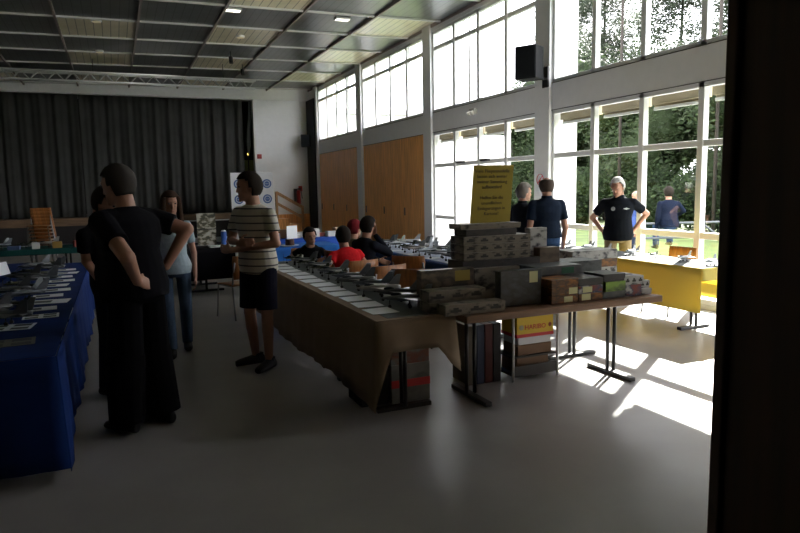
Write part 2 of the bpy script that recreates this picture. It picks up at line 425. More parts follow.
# ------------------------------------------------------------------ people
def remeshed(mb, name, material, parent, vox, smooth=3, solid=None):
    o = mb.build(name, material, parent)
    r = o.modifiers.new('r', 'REMESH'); r.mode = 'VOXEL'; r.voxel_size = vox
    s = o.modifiers.new('s', 'SMOOTH'); s.factor = .5; s.iterations = smooth
    dg = bpy.context.evaluated_depsgraph_get()
    me = bpy.data.meshes.new_from_object(o.evaluated_get(dg)); old = o.data
    o.modifiers.clear(); o.data = me; bpy.data.meshes.remove(old); me.name = name
    if not me.materials: me.materials.append(material)
    me.polygons.foreach_set('use_smooth', [True] * len(me.polygons)); me.update()
    return o
def lerp(a, b, t): return Vector(a) * (1 - t) + Vector(b) * t
def hand(m, wr, d, nrm, s, curl, thumb):
    """palm, four unequal bent fingers, thumb leaving the palm's side; nrm is where the palm faces, thumb is the thumb's side"""
    d = Vector(d).normalized(); nrm = Vector(nrm); nrm = (nrm - d * nrm.dot(d)).normalized(); sd = d.cross(nrm)
    if sd.dot(Vector(thumb)) < 0: sd = -sd
    wr = Vector(wr)
    m.loft([(wr - d * .02 * s, .024 * s, .021 * s, sd, nrm), (wr + d * .02 * s, .030 * s, .018 * s, sd, nrm),
            (wr + d * .055 * s, .041 * s, .015 * s, sd, nrm), (wr + d * .092 * s, .041 * s, .012 * s, sd, nrm)], 14)
    for i, (off, ln) in enumerate(((.031, .074), (.0105, .084), (-.0105, .078), (-.031, .060))):
        b = wr + d * .085 * s + sd * off * s; p = b; dd = d; r = .0088 * s
        for j, fr in enumerate((.45, .32, .23)):
            a = curl * (.7 + .35 * j); dd = (dd * math.cos(a) + nrm * math.sin(a)); nn = nrm
            q = p + dd.normalized() * ln * fr * s; m.capsule(p, q, r, r * .92, 8); p = q; r *= .92
    p = wr + d * .025 * s + sd * .028 * s
    q = p + (d * .7 + sd * .75 + nrm * .25).normalized() * .045 * s; m.capsule(p, q, .0125 * s, .0105 * s, 8)
    q2 = q + (d * .95 + sd * .25 + nrm * .45).normalized() * .032 * s; m.capsule(q, q2, .0105 * s, .009 * s, 8)
def person(label, loc, rz, H=1.75, pose=None, top='tshirt', topc=(.01, .01, .012), legs='trousers', legc=(.01, .01, .014), shoec=(.012, .012, .012),
           hair='short', hairc=(.03, .02, .015), fat=1.0, belly=0, female=False, seated=False, bag=0, hem=None, topm=None, vox=.009, extra=None, skin=SKIN):
    s = H / 1.75; po = dict(pose or {})
    t = thing('person', label, 'person', loc, math.radians(rz))
    V = Vector
    pz = .505 if seated else .95
    Pv = V(po.get('P', (0, 0, pz))); lean = po.get('lean', (0, .0)); tw = math.radians(po.get('twist', 0))
    Nk = Pv + V((lean[0], lean[1], .505 if not (lean[1] or lean[0]) else math.sqrt(max(.01, .505 ** 2 - lean[1] ** 2 - lean[0] ** 2))))
    up = (Nk - Pv).normalized(); rt = V((math.cos(tw), math.sin(tw), 0)); rt = (rt - up * rt.dot(up)).normalized(); fw = up.cross(rt)
    shw = (.165 if female else .19) * (1 + (fat - 1) * .5)
    def J(k, d): return V(po.get(k, d))
    S = {}
    for sd, sg in (('R', 1), ('L', -1)):
        S['sh' + sd] = J('sh' + sd, Nk + rt * sg * (shw - .012) - up * .085)
        S['el' + sd] = J('el' + sd, S['sh' + sd] + rt * sg * .06 + V((0, 0, -.30)) - fw * .03)
        S['wr' + sd] = J('wr' + sd, S['el' + sd] + rt * sg * .0 + fw * .07 + V((0, 0, -.245)))
        S['hp' + sd] = Pv + V((sg * .092, 0, -.02))
        if seated:
            S['kn' + sd] = J('kn' + sd, (sg * .12, .43, .51)); S['an' + sd] = J('an' + sd, (sg * .12, .40, .085))
        else:
            S['kn' + sd] = J('kn' + sd, (sg * .105, .025, .50)); S['an' + sd] = J('an' + sd, (sg * .115, -.02, .085))
        S['toe' + sd] = J('toe' + sd, (sg * .03, 1, 0))     # direction
    hy, hp, hr = [math.radians(a) for a in po.get('head', (0, 0, 0))]
    from mathutils import Euler
    Rh = Euler((hp, hr, hy + tw), 'XYZ').to_matrix()
    Hc = Nk + up * .040 + Rh @ V((0, .022, .106))
    g = lambda v: V(v) * s
    # torso stations: t, half width, half depth, forward shift
    f_ = fat; wv = .86 if female else 1
    TS = [(-.26, .075 * f_, .075, 0), (-.17, .150 * f_, .112 * f_, 0), (0, (.170 if not female else .175) * f_, .118 * f_ + belly * .4, belly * .3),
          (.22, .150 * f_ * wv, .108 * f_ + belly * .8, belly * .6), (.42, .148 * f_ * wv, .106 * f_ + belly * .55, belly * .4),
          (.64, .172 * f_ * wv, .118 * f_ + (.015 if female else 0), .012 if female else 0), (.80, .176 * f_ * wv, .108 * f_, 0), (.89, .150 * f_ * wv, .088, -.005), (.955, .100, .072, -.003), (1.0, .066, .060, 0)]
    def stn(t_, a, b, sh, off=0): return (g(Pv + (Nk - Pv) * t_ + fw * sh), (a + off) * s, (b + off) * s, rt, fw)
    m = MB()
    m.loft([stn(*q, off=-.016 if q[0] < .75 else -.004) for q in [(-.15, .12, .08, 0)] + TS[2:]], 20)
    m.loft([(g(Nk - up * .05), .070 * s, .066 * s, rt, fw), (g(Nk + up * .03), .060 * s, .060 * s, rt, fw), (g(lerp(Nk + up * .09, Hc, .3)), .058 * s, .060 * s, rt, fw)], 14)
    ml = .85 if female else fat ** .9
    for sd in 'RL':
        m.capsule(g(S['sh' + sd]), g(S['el' + sd]), .050 * s * ml, .040 * s * ml); m.capsule(g(S['el' + sd]), g(S['wr' + sd]), .041 * s * ml, .026 * s * ml)
        m.capsule(g(S['hp' + sd]), g(S['kn' + sd]), .076 * s, .055 * s)
        m.capsule(g(S['kn' + sd]), g(lerp(S['kn' + sd], S['an' + sd], .35)), .053 * s, .056 * s); m.capsule(g(lerp(S['kn' + sd], S['an' + sd], .35)), g(S['an' + sd]), .056 * s, .036 * s)
        td = V(S['toe' + sd]).normalized(); m.capsule(g(S['an' + sd] - V((0, 0, .035)) - td * .03), g(S['an' + sd] - V((0, 0, .05)) + td * .13), .035 * s, .028 * s)
        fd = S['wr' + sd] - S['el' + sd]; sg = 1 if sd == 'R' else -1
        hd = po.get('hand' + sd, (fd, -rt * sg, fw, .35))
        hand(m, g(S['wr' + sd]), hd[0], hd[1], s, hd[3] if len(hd) > 3 else .35, hd[2])
    def hd_(c): return g(Hc + Rh @ V(c))
    m.ell(hd_((0, 0, .012)), (.076 * s, .096 * s, .106 * s), Rh); m.ell(hd_((0, .032, -.062)), (.056 * s, .062 * s, .058 * s), Rh)
    m.capsule(hd_((0, .088, .012)), hd_((0, .101, -.028)), .008 * s, .012 * s, 8)
    m.ell(hd_((0, .080, .032)), (.050 * s, .018 * s, .011 * s), Rh, 12, 6)
    m.ell(hd_((0, .084, -.072)), (.026 * s, .012 * s, .010 * s), Rh, 10, 5)
    m.ell(hd_((0, .078, -.105)), (.024 * s, .018 * s, .016 * s), Rh, 10, 5)
    for sg in (1, -1): m.ell(hd_((sg * .078, -.008, -.010)), (.010 * s, .024 * s, .032 * s), Rh, 10, 5)
    remeshed(m, 'body', skin, t, min(vox, .008), 2)
    # face
    for sg in (1, -1):
        MB().ell(hd_((sg * .031, .083, .010)), (.013 * s, .010 * s, .008 * s), Rh, 10, 6).build('eye', mat('eye_dark', (.03, .02, .02), .3), t, smooth=True)
    MB().ell(hd_((0, .094, -.066)), (.022 * s, .007 * s, .006 * s), Rh, 10, 5).build('lips', mat('lips', (.35, .13, .11), .5), t, smooth=True)
    # hair
    if hair:
        h = MB(); bm = MB(); c = V((0, -.010, .017)); rx, ry, rzz = .086, .106, .111
        if hair in ('short', 'long', 'curly', 'bald', 'bob'):
            n, k = 28, 18; vs = []; keep = []
            for i in range(k + 1):
                a = math.radians(90 - 180 * i / k)
                for j in range(n):
                    b = 2 * math.pi * j / n
                    bump = 1 + (.07 * math.sin(7 * b + 3 * i) * math.cos(2.3 * i + b) if hair == 'curly' else .028 * math.sin(9 * b + 1.7 * i) * math.sin(1.3 * i + 2 * b))
                    vs.append(V((rx * math.cos(a) * math.cos(b), ry * math.cos(a) * math.sin(b), rzz * math.sin(a))) * bump * (1.10 if hair == 'curly' else 1) + c)
            low = {'short': -.075, 'curly': -.085, 'bald': -.075, 'long': -.10, 'bob': -.11}[hair]
            def ok(v):
                if v.y > .035 and v.z < (.084 if hairc[0] > .5 else .062): return False
                if v.y > .0 and v.z < (-.015 if hair in ('short', 'bald', 'curly') else -.12): return False
                if v.z < low: return False
                if hair == 'bald' and v.z > .075: return False
                return True
            fs = []
            for i in range(k):
                for j in range(n):
                    q = (i * n + j, i * n + (j + 1) % n, (i + 1) * n + (j + 1) % n, (i + 1) * n + j)
                    if all(ok(vs[x]) for x in q): fs.append(q)
            h.add([hd_(v) for v in vs], fs)
        if hair in ('long',):
            h.loft([(hd_((0, -.03, .03)), .090 * s, .085 * s, Rh.col[0], Rh.col[1]), (hd_((0, -.055, -.08)), .093 * s, .062 * s, Rh.col[0], Rh.col[1]),
                    (hd_((0, -.085, -.20)), .105 * s, .045 * s, Rh.col[0], Rh.col[1]), (hd_((0, -.095, -.33)), .095 * s, .035 * s, Rh.col[0], Rh.col[1]), (hd_((0, -.09, -.40)), .06 * s, .02 * s, Rh.col[0], Rh.col[1])], 16)
            for sg in (1, -1):
                h.loft([(hd_((sg * .07, .03, .06)), .02 * s, .03 * s, Rh.col[0], Rh.col[1]), (hd_((sg * .082, .03, -.06)), .018 * s, .035 * s, Rh.col[0], Rh.col[1]),
                        (hd_((sg * .09, .04, -.20)), .022 * s, .03 * s, Rh.col[0], Rh.col[1]), (hd_((sg * .085, .05, -.30)), .012 * s, .016 * s, Rh.col[0], Rh.col[1])], 10)
        ho = h.build('hair', mat('hair_%d_%d' % (int(hairc[0] * 999), int(hairc[2] * 999)), hairc, .85, spec=.15), t, smooth=True)
        sm = ho.modifiers.new('thick', 'SOLIDIFY'); sm.thickness = .012; sm.offset = -1
    # clothes
    tm = topm or mat('cloth_%d_%d_%d' % tuple(int(c * 999) for c in topc), topc, .9, spec=.06, noise=.12, nscale=30)
    m = MB(); off = .016
    m.loft([stn(t_, a, b, sh, off + (.012 if t_ < .3 and not female else 0)) for t_, a, b, sh in [(hem if hem is not None else -.17, .158 * f_, .115 * f_ + belly * .4, belly * .3)] + TS[2:9]] +
           [stn(1.0, .062, .058, 0, .008)], 22)
    slv = {'tshirt': .62, 'polo': .66, 'long': 1.0, 'cap': .3}[top]
    for sd in 'RL':
        m.capsule(g(S['sh' + sd] - rt * (.05 if sd == 'R' else -.05)), g(S['sh' + sd]), .066 * s * ml * f_ ** .5, .062 * s * ml)
        e = g(lerp(S['sh' + sd], S['el' + sd], slv)); m.cyl(g(S['sh' + sd]), e, .062 * s * ml * f_ ** .3, (.062 if top != 'long' else .052) * s * ml, 14)
        if top == 'long': m.capsule(e, g(lerp(S['el' + sd], S['wr' + sd], .93)), .052 * s, .036 * s)
    remeshed(m, 'shirt', tm, t, vox, 3)
    if top == 'polo':
        c = MB(); c.loft([(g(Nk - up * .035), .085 * s, .078 * s, rt, fw), (g(Nk + up * .028), .066 * s, .064 * s, rt, fw)], 16); remeshed(c, 'collar', tm, t, .006, 2)
    lm = mat('cloth_%d_%d_%d' % tuple(int(c * 999) for c in legc), legc, .9, spec=.06, noise=.12, nscale=30)
    m = MB()
    m.loft([stn(t_, a, b, sh, .012) for t_, a, b, sh in [(-.24, .09 * f_, .085, 0), (-.16, .152 * f_, .113 * f_, 0), (.0, .166 * f_, .115 * f_ + belly * .25, belly * .15), (.06, .163 * f_, .112 * f_ + belly * .25, belly * .15)]], 20)
    for sd in 'RL':
        if legs == 'shorts':
            k2 = lerp(S['hp' + sd], S['kn' + sd], .92); m.capsule(g(S['hp' + sd]), g(lerp(S['hp' + sd], k2, .3)), .098 * s, .098 * s); m.cyl(g(S['hp' + sd]), g(k2), .098 * s, .090 * s, 16)
        else:
            fit = (.068 if female else .078) + bag
            m.capsule(g(S['hp' + sd]), g(S['kn' + sd]), (.094 if not female else .09) * s * f_ ** .6, fit * s); 
            m.capsule(g(S['kn' + sd]), g(lerp(S['kn' + sd], S['an' + sd], .3)), fit * s, (fit - .003) * s); m.cyl(g(S['kn' + sd]), g(S['an' + sd] - V((0, 0, .015))), (fit - .002) * s, (fit - .012) * s, 14)
    remeshed(m, legs, lm, t, vox, 3)
    sm = mat('shoe_%d' % int(shoec[0] * 999), shoec, .5, spec=.2)
    for sd in 'RL':
        a = S['an' + sd]; td = V(S['toe' + sd]).normalized(); r2 = td.cross(V((0, 0, 1))).normalized(); z0 = a.z - .085
        m = MB(); u = V((0, 0, 1)); c = lambda d, z: g(a + td * d + u * (z - .085))
        m.loft([(c(-.085, .035), .026 * s, .030 * s, r2, u), (c(-.07, .042), .036 * s, .041 * s, r2, u), (c(.0, .050), .042 * s, .049 * s, r2, u), (c(.08, .040), .047 * s, .039 * s, r2, u),
                (c(.15, .032), .046 * s, .031 * s, r2, u), (c(.185, .026), .032 * s, .024 * s, r2, u)], 16)
        m.loft([(c(-.02, .045), .040 * s, .050 * s, r2, td), (c(-.02, .105), .042 * s, .050 * s, r2, td)], 14)
        for i, v in enumerate(m.v): m.v[i] = (v[0], v[1], max(v[2], z0 * s + .001))
        remeshed(m, 'shoe', sm, t, .007, 1)
    if extra: extra(t, s, S, Pv, Nk, rt, fw, up)
    return t
HIPS = lambda: dict(elR=(.44, -.14, 1.14), wrR=(.205, -.07, .985), elL=(-.44, -.14, 1.14), wrL=(-.205, -.07, .985),
                    handR=((-.75, .45, -.35), (-.5, -.3, -.6), (-.2, .9, .3), .25), handL=((.75, .45, -.35), (.5, -.3, -.6), (.2, .9, .3), .25))
# heavy man in black seen from behind, hands on the hips
p = HIPS(); p.update(elR=(.325, -.14, 1.29), wrR=(.20, -.06, 1.05), elL=(-.33, -.32, 1.17), wrL=(-.14, -.17, 1.0), handL=((.85, .05, -.25), (.2, .6, -.2), (0, .3, .9), .2), head=(18, -12, 0), lean=(0, .05), knR=(.12, .03, .5), anR=(.115, -.05, .085), anL=(-.12, .03, .085))
person('heavy man in black t-shirt with hands on hips, seen from behind at blue table', (.10, 4.78, 0), 40, 1.86, p, topc=(.006, .006, .008), legc=(.004, .004, .005), hairc=(.05, .045, .042), fat=1.22, belly=.07, vox=.008, bag=.046)
# man hidden behind him
person('man in dark clothes bending his head behind the heavy man in black', (-.05, 5.72, 0), -140, 1.74,
       dict(head=(18, -24, 0), lean=(.10, .03), elR=(.22, -.02, 1.12), wrR=(.19, .14, .90)), topc=(.007, .007, .009), legc=(.008, .010, .016), hairc=(.02, .015, .012))
# woman
person('woman with long brown hair, pale blue t-shirt and jeans walking along the aisle', (.50, 6.86, 0), 176, 1.67,
       dict(head=(12, -6, 0), anR=(.06, .10, .085), knR=(.08, .07, .49), anL=(-.10, -.16, .10), knL=(-.10, .01, .49)),
       topc=(.34, .42, .47), legc=(.055, .085, .13), hair='long', hairc=(.05, .028, .018), female=True, top='tshirt')
# striped man
p = dict(elR=(.27, .05, 1.13), wrR=(-.02, .235, 1.13), elL=(-.27, .05, 1.12), wrL=(.04, .27, 1.07), handR=((-1, .05, .05), (0, -1, 0), (0, 0, 1), .3), handL=((1, .0, .1), (0, -1, 0), (0, 0, 1), .3),
         head=(-36, -4, 0), lean=(-.02, .05), anR=(.12, -.04, .085), anL=(-.10, .02, .085), toeL=(-.2, 1, 0), toeR=(.6, 1, 0))
person('man in a cream and dark striped t-shirt with crossed arms and dark shorts', (1.17, 5.95, 0), 124, 1.83, p, legs='shorts', legc=(.010, .010, .018), hairc=(.02, .014, .010), vox=.008,
       topm=stripes('striped_jersey', (.50, .48, .40), (.06, .06, .07), 2, .064, .20))
# the seated group behind the brown table
person('seated woman with short dark hair and black v-neck top facing the camera', (2.40, 8.66, 0), 172, 1.62,
       dict(head=(12, -4, 6), elR=(.27, .10, .80), wrR=(.22, .34, .76), elL=(-.27, .08, .78), wrL=(-.16, .30, .76), lean=(0, .22)), topc=(.010, .010, .012), female=True, hair='short', hairc=(.015, .011, .010), seated=True, vox=.01)
person('seated person in red t-shirt with short dark hair, back to the camera', (2.53, 7.24, 0), 14, 1.66,
       dict(lean=(0, .16), head=(-16, -4, 0), elR=(.26, .12, .80), wrR=(.16, .34, .77), elL=(-.28, .10, .80), wrL=(-.2, .34, .77)), topc=(.50, .015, .02), legc=(.02, .025, .05), hairc=(.018, .013, .011), seated=True, vox=.01)
person('person with dyed red hair and olive top seated behind the red t-shirt', (2.86, 8.34, 0), -62, 1.68,
       dict(lean=(0, .12), head=(-8, -4, 0)), topc=(.09, .08, .045), hairc=(.16, .012, .018), seated=True, female=True, vox=.01)
person('seated man in dark sweater and jeans resting his chin on his hand', (2.78, 7.72, 0), -72, 1.78,
       dict(lean=(0, .14), head=(0, -6, 0), elR=(.20, .34, .80), wrR=(.06, .235, 1.03), handR=((-.1, .02, 1), (0, -1, 0), (-1, 0, 0), .5), elL=(-.25, .20, .78), wrL=(-.10, .42, .68), knR=(.12, .45, .52), knL=(-.13, .47, .52), anL=(-.12, .50, .085)),
       topc=(.010, .012, .018), legc=(.035, .05, .10), hairc=(.016, .012, .010), top='long', seated=True, vox=.01)
# group by the windows
def badge(t, s, S, Pv, Nk, rt, fw, up):
    c = (Nk - up * .15 + fw * .142 - rt * .085) * s
    MB().loft([(c, .042, .014, rt, up), (c + fw * .006, .042, .014, rt, up)], 4).build('name_badge', PAPER, t)
    c = (Nk - up * .15 + fw * .140 + rt * .085) * s
    MB().loft([(c, .028, .028, rt, up), (c + fw * .006, .028, .028, rt, up)], 12).build('breast_emblem', mat('emblem_grey', (.25, .26, .28), .6), t)
p = HIPS(); p.update(head=(-28, -24, 0), lean=(0, .04), elR=(.33, -.14, 1.16), elL=(-.38, -.12, 1.21))
person('white-haired man in black polo shirt with hands on hips behind yellow table', (6.34, 7.0, 0), 143, 1.76, p, top='polo', topc=(.008, .010, .014), legc=(.28, .22, .13), hairc=(.52, .52, .51), extra=badge, vox=.01, fat=1.05)
person('balding man in navy polo and jeans seen from behind by the window', (5.16, 7.02, 0), -14, 1.77, dict(head=(-10, -8, 0)), top='polo', topc=(.010, .016, .030), legc=(.03, .06, .13), hem=-.02, hair='bald', hairc=(.07, .05, .04), vox=.01, fat=1.06)
person('grey curly-haired man in black polo standing behind the yellow sign', (5.28, 7.75, 0), -88, 1.68, dict(head=(-14, -6, 0)), top='polo', topc=(.010, .011, .014), legc=(.02, .03, .06), hair='curly', hairc=(.20, .18, .16), vox=.01)
# outside
person('bald man in blue shirt standing out on the lawn behind the glass', (9.72, 10.2, -.05), 60, 1.56, dict(head=(30, -10, 0)), topc=(.06, .10, .30), legc=(.03, .04, .08), hair='bald', hairc=(.3, .28, .26), vox=.012)
person('man in navy jacket and jeans perched on the lawn railing, back turned', (10.42, 10.02, .30), -25, 1.72, dict(knR=(.13, .40, .50), anR=(.16, .36, .10), knL=(-.12, .42, .44), anL=(-.12, .40, .03), lean=(0, .07), wrR=(.22, .30, .62), elR=(.31, .06, .76)), top='long', topc=(.008, .012, .026), legc=(.035, .06, .13), hairc=(.02, .015, .012), seated=True, vox=.012)

# ------------------------------------------------------------------ tables
def tleg(t, x, y, along, h, spread=.30, name='leg'):
    """twin-post T leg; foot runs along 'x' or 'y'"""
    l = MB()
    for d in (-.035, .035):
        a, b = (d, 0) if along == 'y' else (0, d)
        if along == 'y': l.cyl((x + d, y, .03), (x + d, y, h), .016, n=10)
        else: l.cyl((x, y + d, .03), (x, y + d, h), .016, n=10)
    o = l.build(name, BLACKM, t, smooth=True)
    f = MB()
    if along == 'y': f.box(x - .03, x + .03, y - spread, y + spread, 0, .035); u = box(x - .06, x + .06, y - spread, y + spread, h - .02, h)
    else: f.box(x - spread, x + spread, y - .03, y + .03, 0, .035); u = box(x - spread, x + spread, y - .06, y + .06, h - .02, h)
    u.build('top_bracket', BLACKM, o)
    f.build('foot', BLACKM, o, bevel=.006)
def table(label, x0, x1, y0, y1, legs, topm=TABLEWOOD, th=.03, z=.73, foot=None, spread=.28, group=None):
    cx, cy = (x0 + x1) / 2, (y0 + y1) / 2; t = thing('trestle_table', label, 'table', (cx, cy, 0), 0, group)
    box(x0 - cx, x1 - cx, y0 - cy, y1 - cy, z - th, z).build('table_top', topm, t, bevel=.006)
    for (x, y, al) in legs: tleg(t, x - cx, y - cy, al, z - th, spread)
    return t
def cloth(label, x0, x1, y0, y1, z, drops, material, seed=0, wav=.02, group=None, corner=None):
    """tablecloth: flat top and four hanging sides with folds; drops = lengths (x0 side, x1 side, y0 side, y1 side)"""
    r = random.Random(seed); m = MB(); cx, cy = (x0 + x1) / 2, (y0 + y1) / 2
    m.add([(x0 - cx, y0 - cy, z), (x1 - cx, y0 - cy, z), (x1 - cx, y1 - cy, z), (x0 - cx, y1 - cy, z)], [(0, 1, 2, 3)])
    P = [(x0, y0), (x1, y0), (x1, y1), (x0, y1)]
    for (a, b, d, nx, ny) in ((3, 0, drops[0], -1, 0), (1, 2, drops[1], 1, 0), (0, 1, drops[2], 0, -1), (2, 3, drops[3], 0, 1)):
        if not d: continue
        L = math.dist(P[a], P[b]); n = max(6, int(L / .05)); ph = r.random() * 6; vs = []; rows = 6
        for j in range(rows + 1):
            for i in range(n + 1):
                q = i / n; u = j / rows
                en = abs(2 * q - 1) ** 15; o = .004 + u * (.03 + wav * (1 - en) * (math.sin(q * L * 9 + ph) * .6 + math.sin(q * L * 23 + 2 * ph) * .4))
                ex = (1 if q > .5 else -1) * en * o; ux, uy = (P[b][0] - P[a][0]) / L, (P[b][1] - P[a][1]) / L
                dd = d
                if corner: dd = d + corner(P[a][0] + (P[b][0] - P[a][0]) * q, P[a][1] + (P[b][1] - P[a][1]) * q, nx, ny)
                vs.append((P[a][0] + (P[b][0] - P[a][0]) * q + nx * o + ux * ex - cx, P[a][1] + (P[b][1] - P[a][1]) * q + ny * o + uy * ex - cy, z - dd * u - (.0 if j else 0)))
        fs = [(j * (n + 1) + i, (j + 1) * (n + 1) + i, (j + 1) * (n + 1) + i + 1, j * (n + 1) + i + 1) for j in range(rows) for i in range(n)]
        m.add(vs, fs)
    o = m.build('tablecloth', material, loc=(cx, cy, 0), smooth=False)
    for p_ in o.data.polygons: p_.use_smooth = len(p_.vertices) == 4 and abs(p_.normal.z) < .9
    s = o.modifiers.new('thick', 'SOLIDIFY'); s.thickness = .003; s.offset = 1
    return tag(o, label, 'tablecloth', group)
Z = .733
BROWN = mat('cloth_brown', (.27, .205, .145), .9, spec=.08, noise=.08, nscale=5); GREYTOP = mat('runner_grey', (.11, .125, .125), .85, noise=.1)
BLUE = mat('cloth_blue', (.008, .026, .12), .85, spec=.08, noise=.12, nscale=6); 
BLUEL = mat('cloth_blue_light', (.03, .14, .46), .85, spec=.08, noise=.1)
YEL = mat('cloth_yellow', (.86, .80, .26), .8)
_t = N(YEL.node_tree, 'ShaderNodeBsdfTranslucent'); _t.inputs[0].default_value = (.80, .64, .17, 1)
_x = N(YEL.node_tree, 'ShaderNodeMixShader'); _x.inputs[0].default_value = .5
YEL.node_tree.links.new(YEL.node_tree.nodes['Principled BSDF'].outputs[0], _x.inputs[1]); YEL.node_tree.links.new(_t.outputs[0], _x.inputs[2])
YEL.node_tree.links.new(_x.outputs[0], YEL.node_tree.nodes['Material Output'].inputs[0])
TEAL = mat('cloth_teal', (.01, .055, .05), .85, spec=.08)
# centre table, three in a row under one cloth
for k in range(3):
    y0 = 4.08 + k * 1.35
    table('long table hidden under brown cloth, %s from the cardboard boxes end' % ORD[k], 1.6, 2.17, y0, y0 + 1.34, [(1.88, y0 + .22, 'x'), (1.88, y0 + 1.12, 'x')], spread=.22, group='tables under the brown cloth')
def cn(x, y, nx, ny):
    if ny < 0: return .38 * max(0, 1 - (x - 1.585) / .075) + .20 * max(0, 1 - (2.185 - x) / .14)
    if nx > 0: return .20 * max(0, 1 - (y - 4.06) / .3)
    if nx < 0: return .06 * math.sin(y * 2.2) * .4
    return 0
cloth('long brown cloth draped over the centre table with pleats to the floor', 1.585, 2.185, 4.06, 8.15, .731, (.62, .18, .22, .5), BROWN, 3, .018, corner=cn)
tag(box(-.21, .26, -1.98, 1.98, 0, .003).build('table_runner', GREYTOP, loc=(1.90, 6.1, Z + .001)), 'dark grey runner laid along the brown-clothed table under the models', 'runner')
# box table and the one behind it
table('brown-edged wooden table carrying the stacked kit boxes', 2.21, 4.03, 3.92, 4.70, [(2.46, 4.31, 'y'), (3.85, 4.31, 'y')], th=.052, spread=.27)
table('wooden table end-on behind the kit boxes table', 3.56, 4.32, 4.72, 6.1, [(3.92, 4.92, 'x'), (3.92, 5.9, 'x')], th=.04, spread=.27)
# yellow table by the window
table('narrow table under yellow cloth by the window', 5.62, 6.18, 4.95, 8.1, [(5.90, 5.28, 'x'), (5.90, 7.7, 'x')], spread=.22)
cloth('plain yellow cloth hanging in front of the window table', 5.60, 6.2, 4.93, 8.12, .731, (.47, .42, .13, .3), YEL, 5, .004)  # unseen window-side drop lengthened to block sun under the table
tag(box(-.29, .29, -1.58, 1.58, 0, .003).build('table_runner', mat('runner_light', (.13, .14, .15), .75), loc=(5.90, 6.52, Z + .001)), 'grey paper runner covering the top of yellow table', 'runner')
# left table
for k in range(4):
    y0 = 4.1 + k * 1.36
    table('table under dark blue cloth beside the heavy man, %s in its row' % ORD[k], -1.12, -.38, y0, y0 + 1.35, [(-.75, y0 + .25, 'x'), (-.75, y0 + 1.1, 'x')], group='tables under the blue cloth')
def lc(x, y, nx, ny): return .06 if (nx > 0 and y < 4.25) else -.03 * (1 + math.sin(y * 3)) if nx > 0 else 0
cloth('dark blue cloth over the long display table in the aisle', -1.14, -.365, 4.08, 9.56, .731, (.5, .62, .66, .6), BLUE, 8, .02, corner=lc)
table('side table with dark blue cloth behind the display table', -3.1, -1.16, 8.3, 9.9, [(-2.9, 9.1, 'y'), (-1.4, 9.1, 'y')])
cloth('dark blue cloth over the side table with white placards', -3.12, -1.15, 8.28, 9.92, .731, (.5, .0, .5, .5), BLUE, 9, .012)
table('cross table with teal cloth edge in front of the stage', -4.6, -.40, 12.3, 13.0, [(-4.2, 12.65, 'y'), (-.8, 12.65, 'y')], topm=OAK)
cloth('teal cloth covering the cross table of small models', -4.62, -.38, 12.28, 13.02, .731, (.1, .1, .09, .1), TEAL, 10, .006)
table('dark table holding the photo display near the stage', .95, 1.72, 10.75, 12.0, [(1.3, 11.0, 'x'), (1.3, 11.8, 'x')], topm=mat('table_black', (.01, .01, .012), .6))
cloth('black cloth hanging down from the photo display table', .94, 1.73, 10.73, 12.02, .731, (.45, .45, .5, .3), mat('cloth_black', (.006, .006, .008), .9, spec=.08), 12, .015)
table('table with bright blue cloth in front of the extinguisher', 2.55, 4.1, 11.75, 12.5, [(2.8, 12.1, 'y'), (3.8, 12.1, 'y')])
cloth('bright blue cloth on the table in front of the extinguisher', 2.53, 4.12, 11.73, 12.52, .731, (.5, .5, .5, .4), mat('cloth_royal', (.025, .075, .36), .85, spec=.08, noise=.1), 13, .012)
table('table with light blue cloth behind the seated woman', 1.9, 3.3, 10.15, 10.85, [(2.1, 10.5, 'y'), (3.0, 10.5, 'y')])
cloth('light blue cloth on the table behind the seated woman', 1.88, 3.32, 10.13, 10.87, .731, (.5, .5, .4, .4), BLUEL, 14, .012)
table('table under navy cloth near the window doors, first of two', 3.52, 4.3, 6.62, 8.2, [(3.9, 6.9, 'x'), (3.9, 7.9, 'x')])
table('table under navy cloth near the window doors, second of two', 3.62, 4.4, 8.22, 9.9, [(4.0, 8.5, 'x'), (4.0, 9.6, 'x')])
cloth('navy cloth over the model tables in front of the glazed doors', 3.5, 4.42, 6.6, 9.92, .731, (.45, .4, .4, .3), mat('cloth_navy', (.02, .05, .16), .8, spec=.08), 15, .012)
tag(box(-.40, .40, -1.6, 1.6, 0, .003).build('table_runner', mat('runner_pale', (.40, .46, .58), .7), loc=(3.97, 8.27, Z + .001)), 'pale blue paper runner over the navy-clothed tables', 'runner')

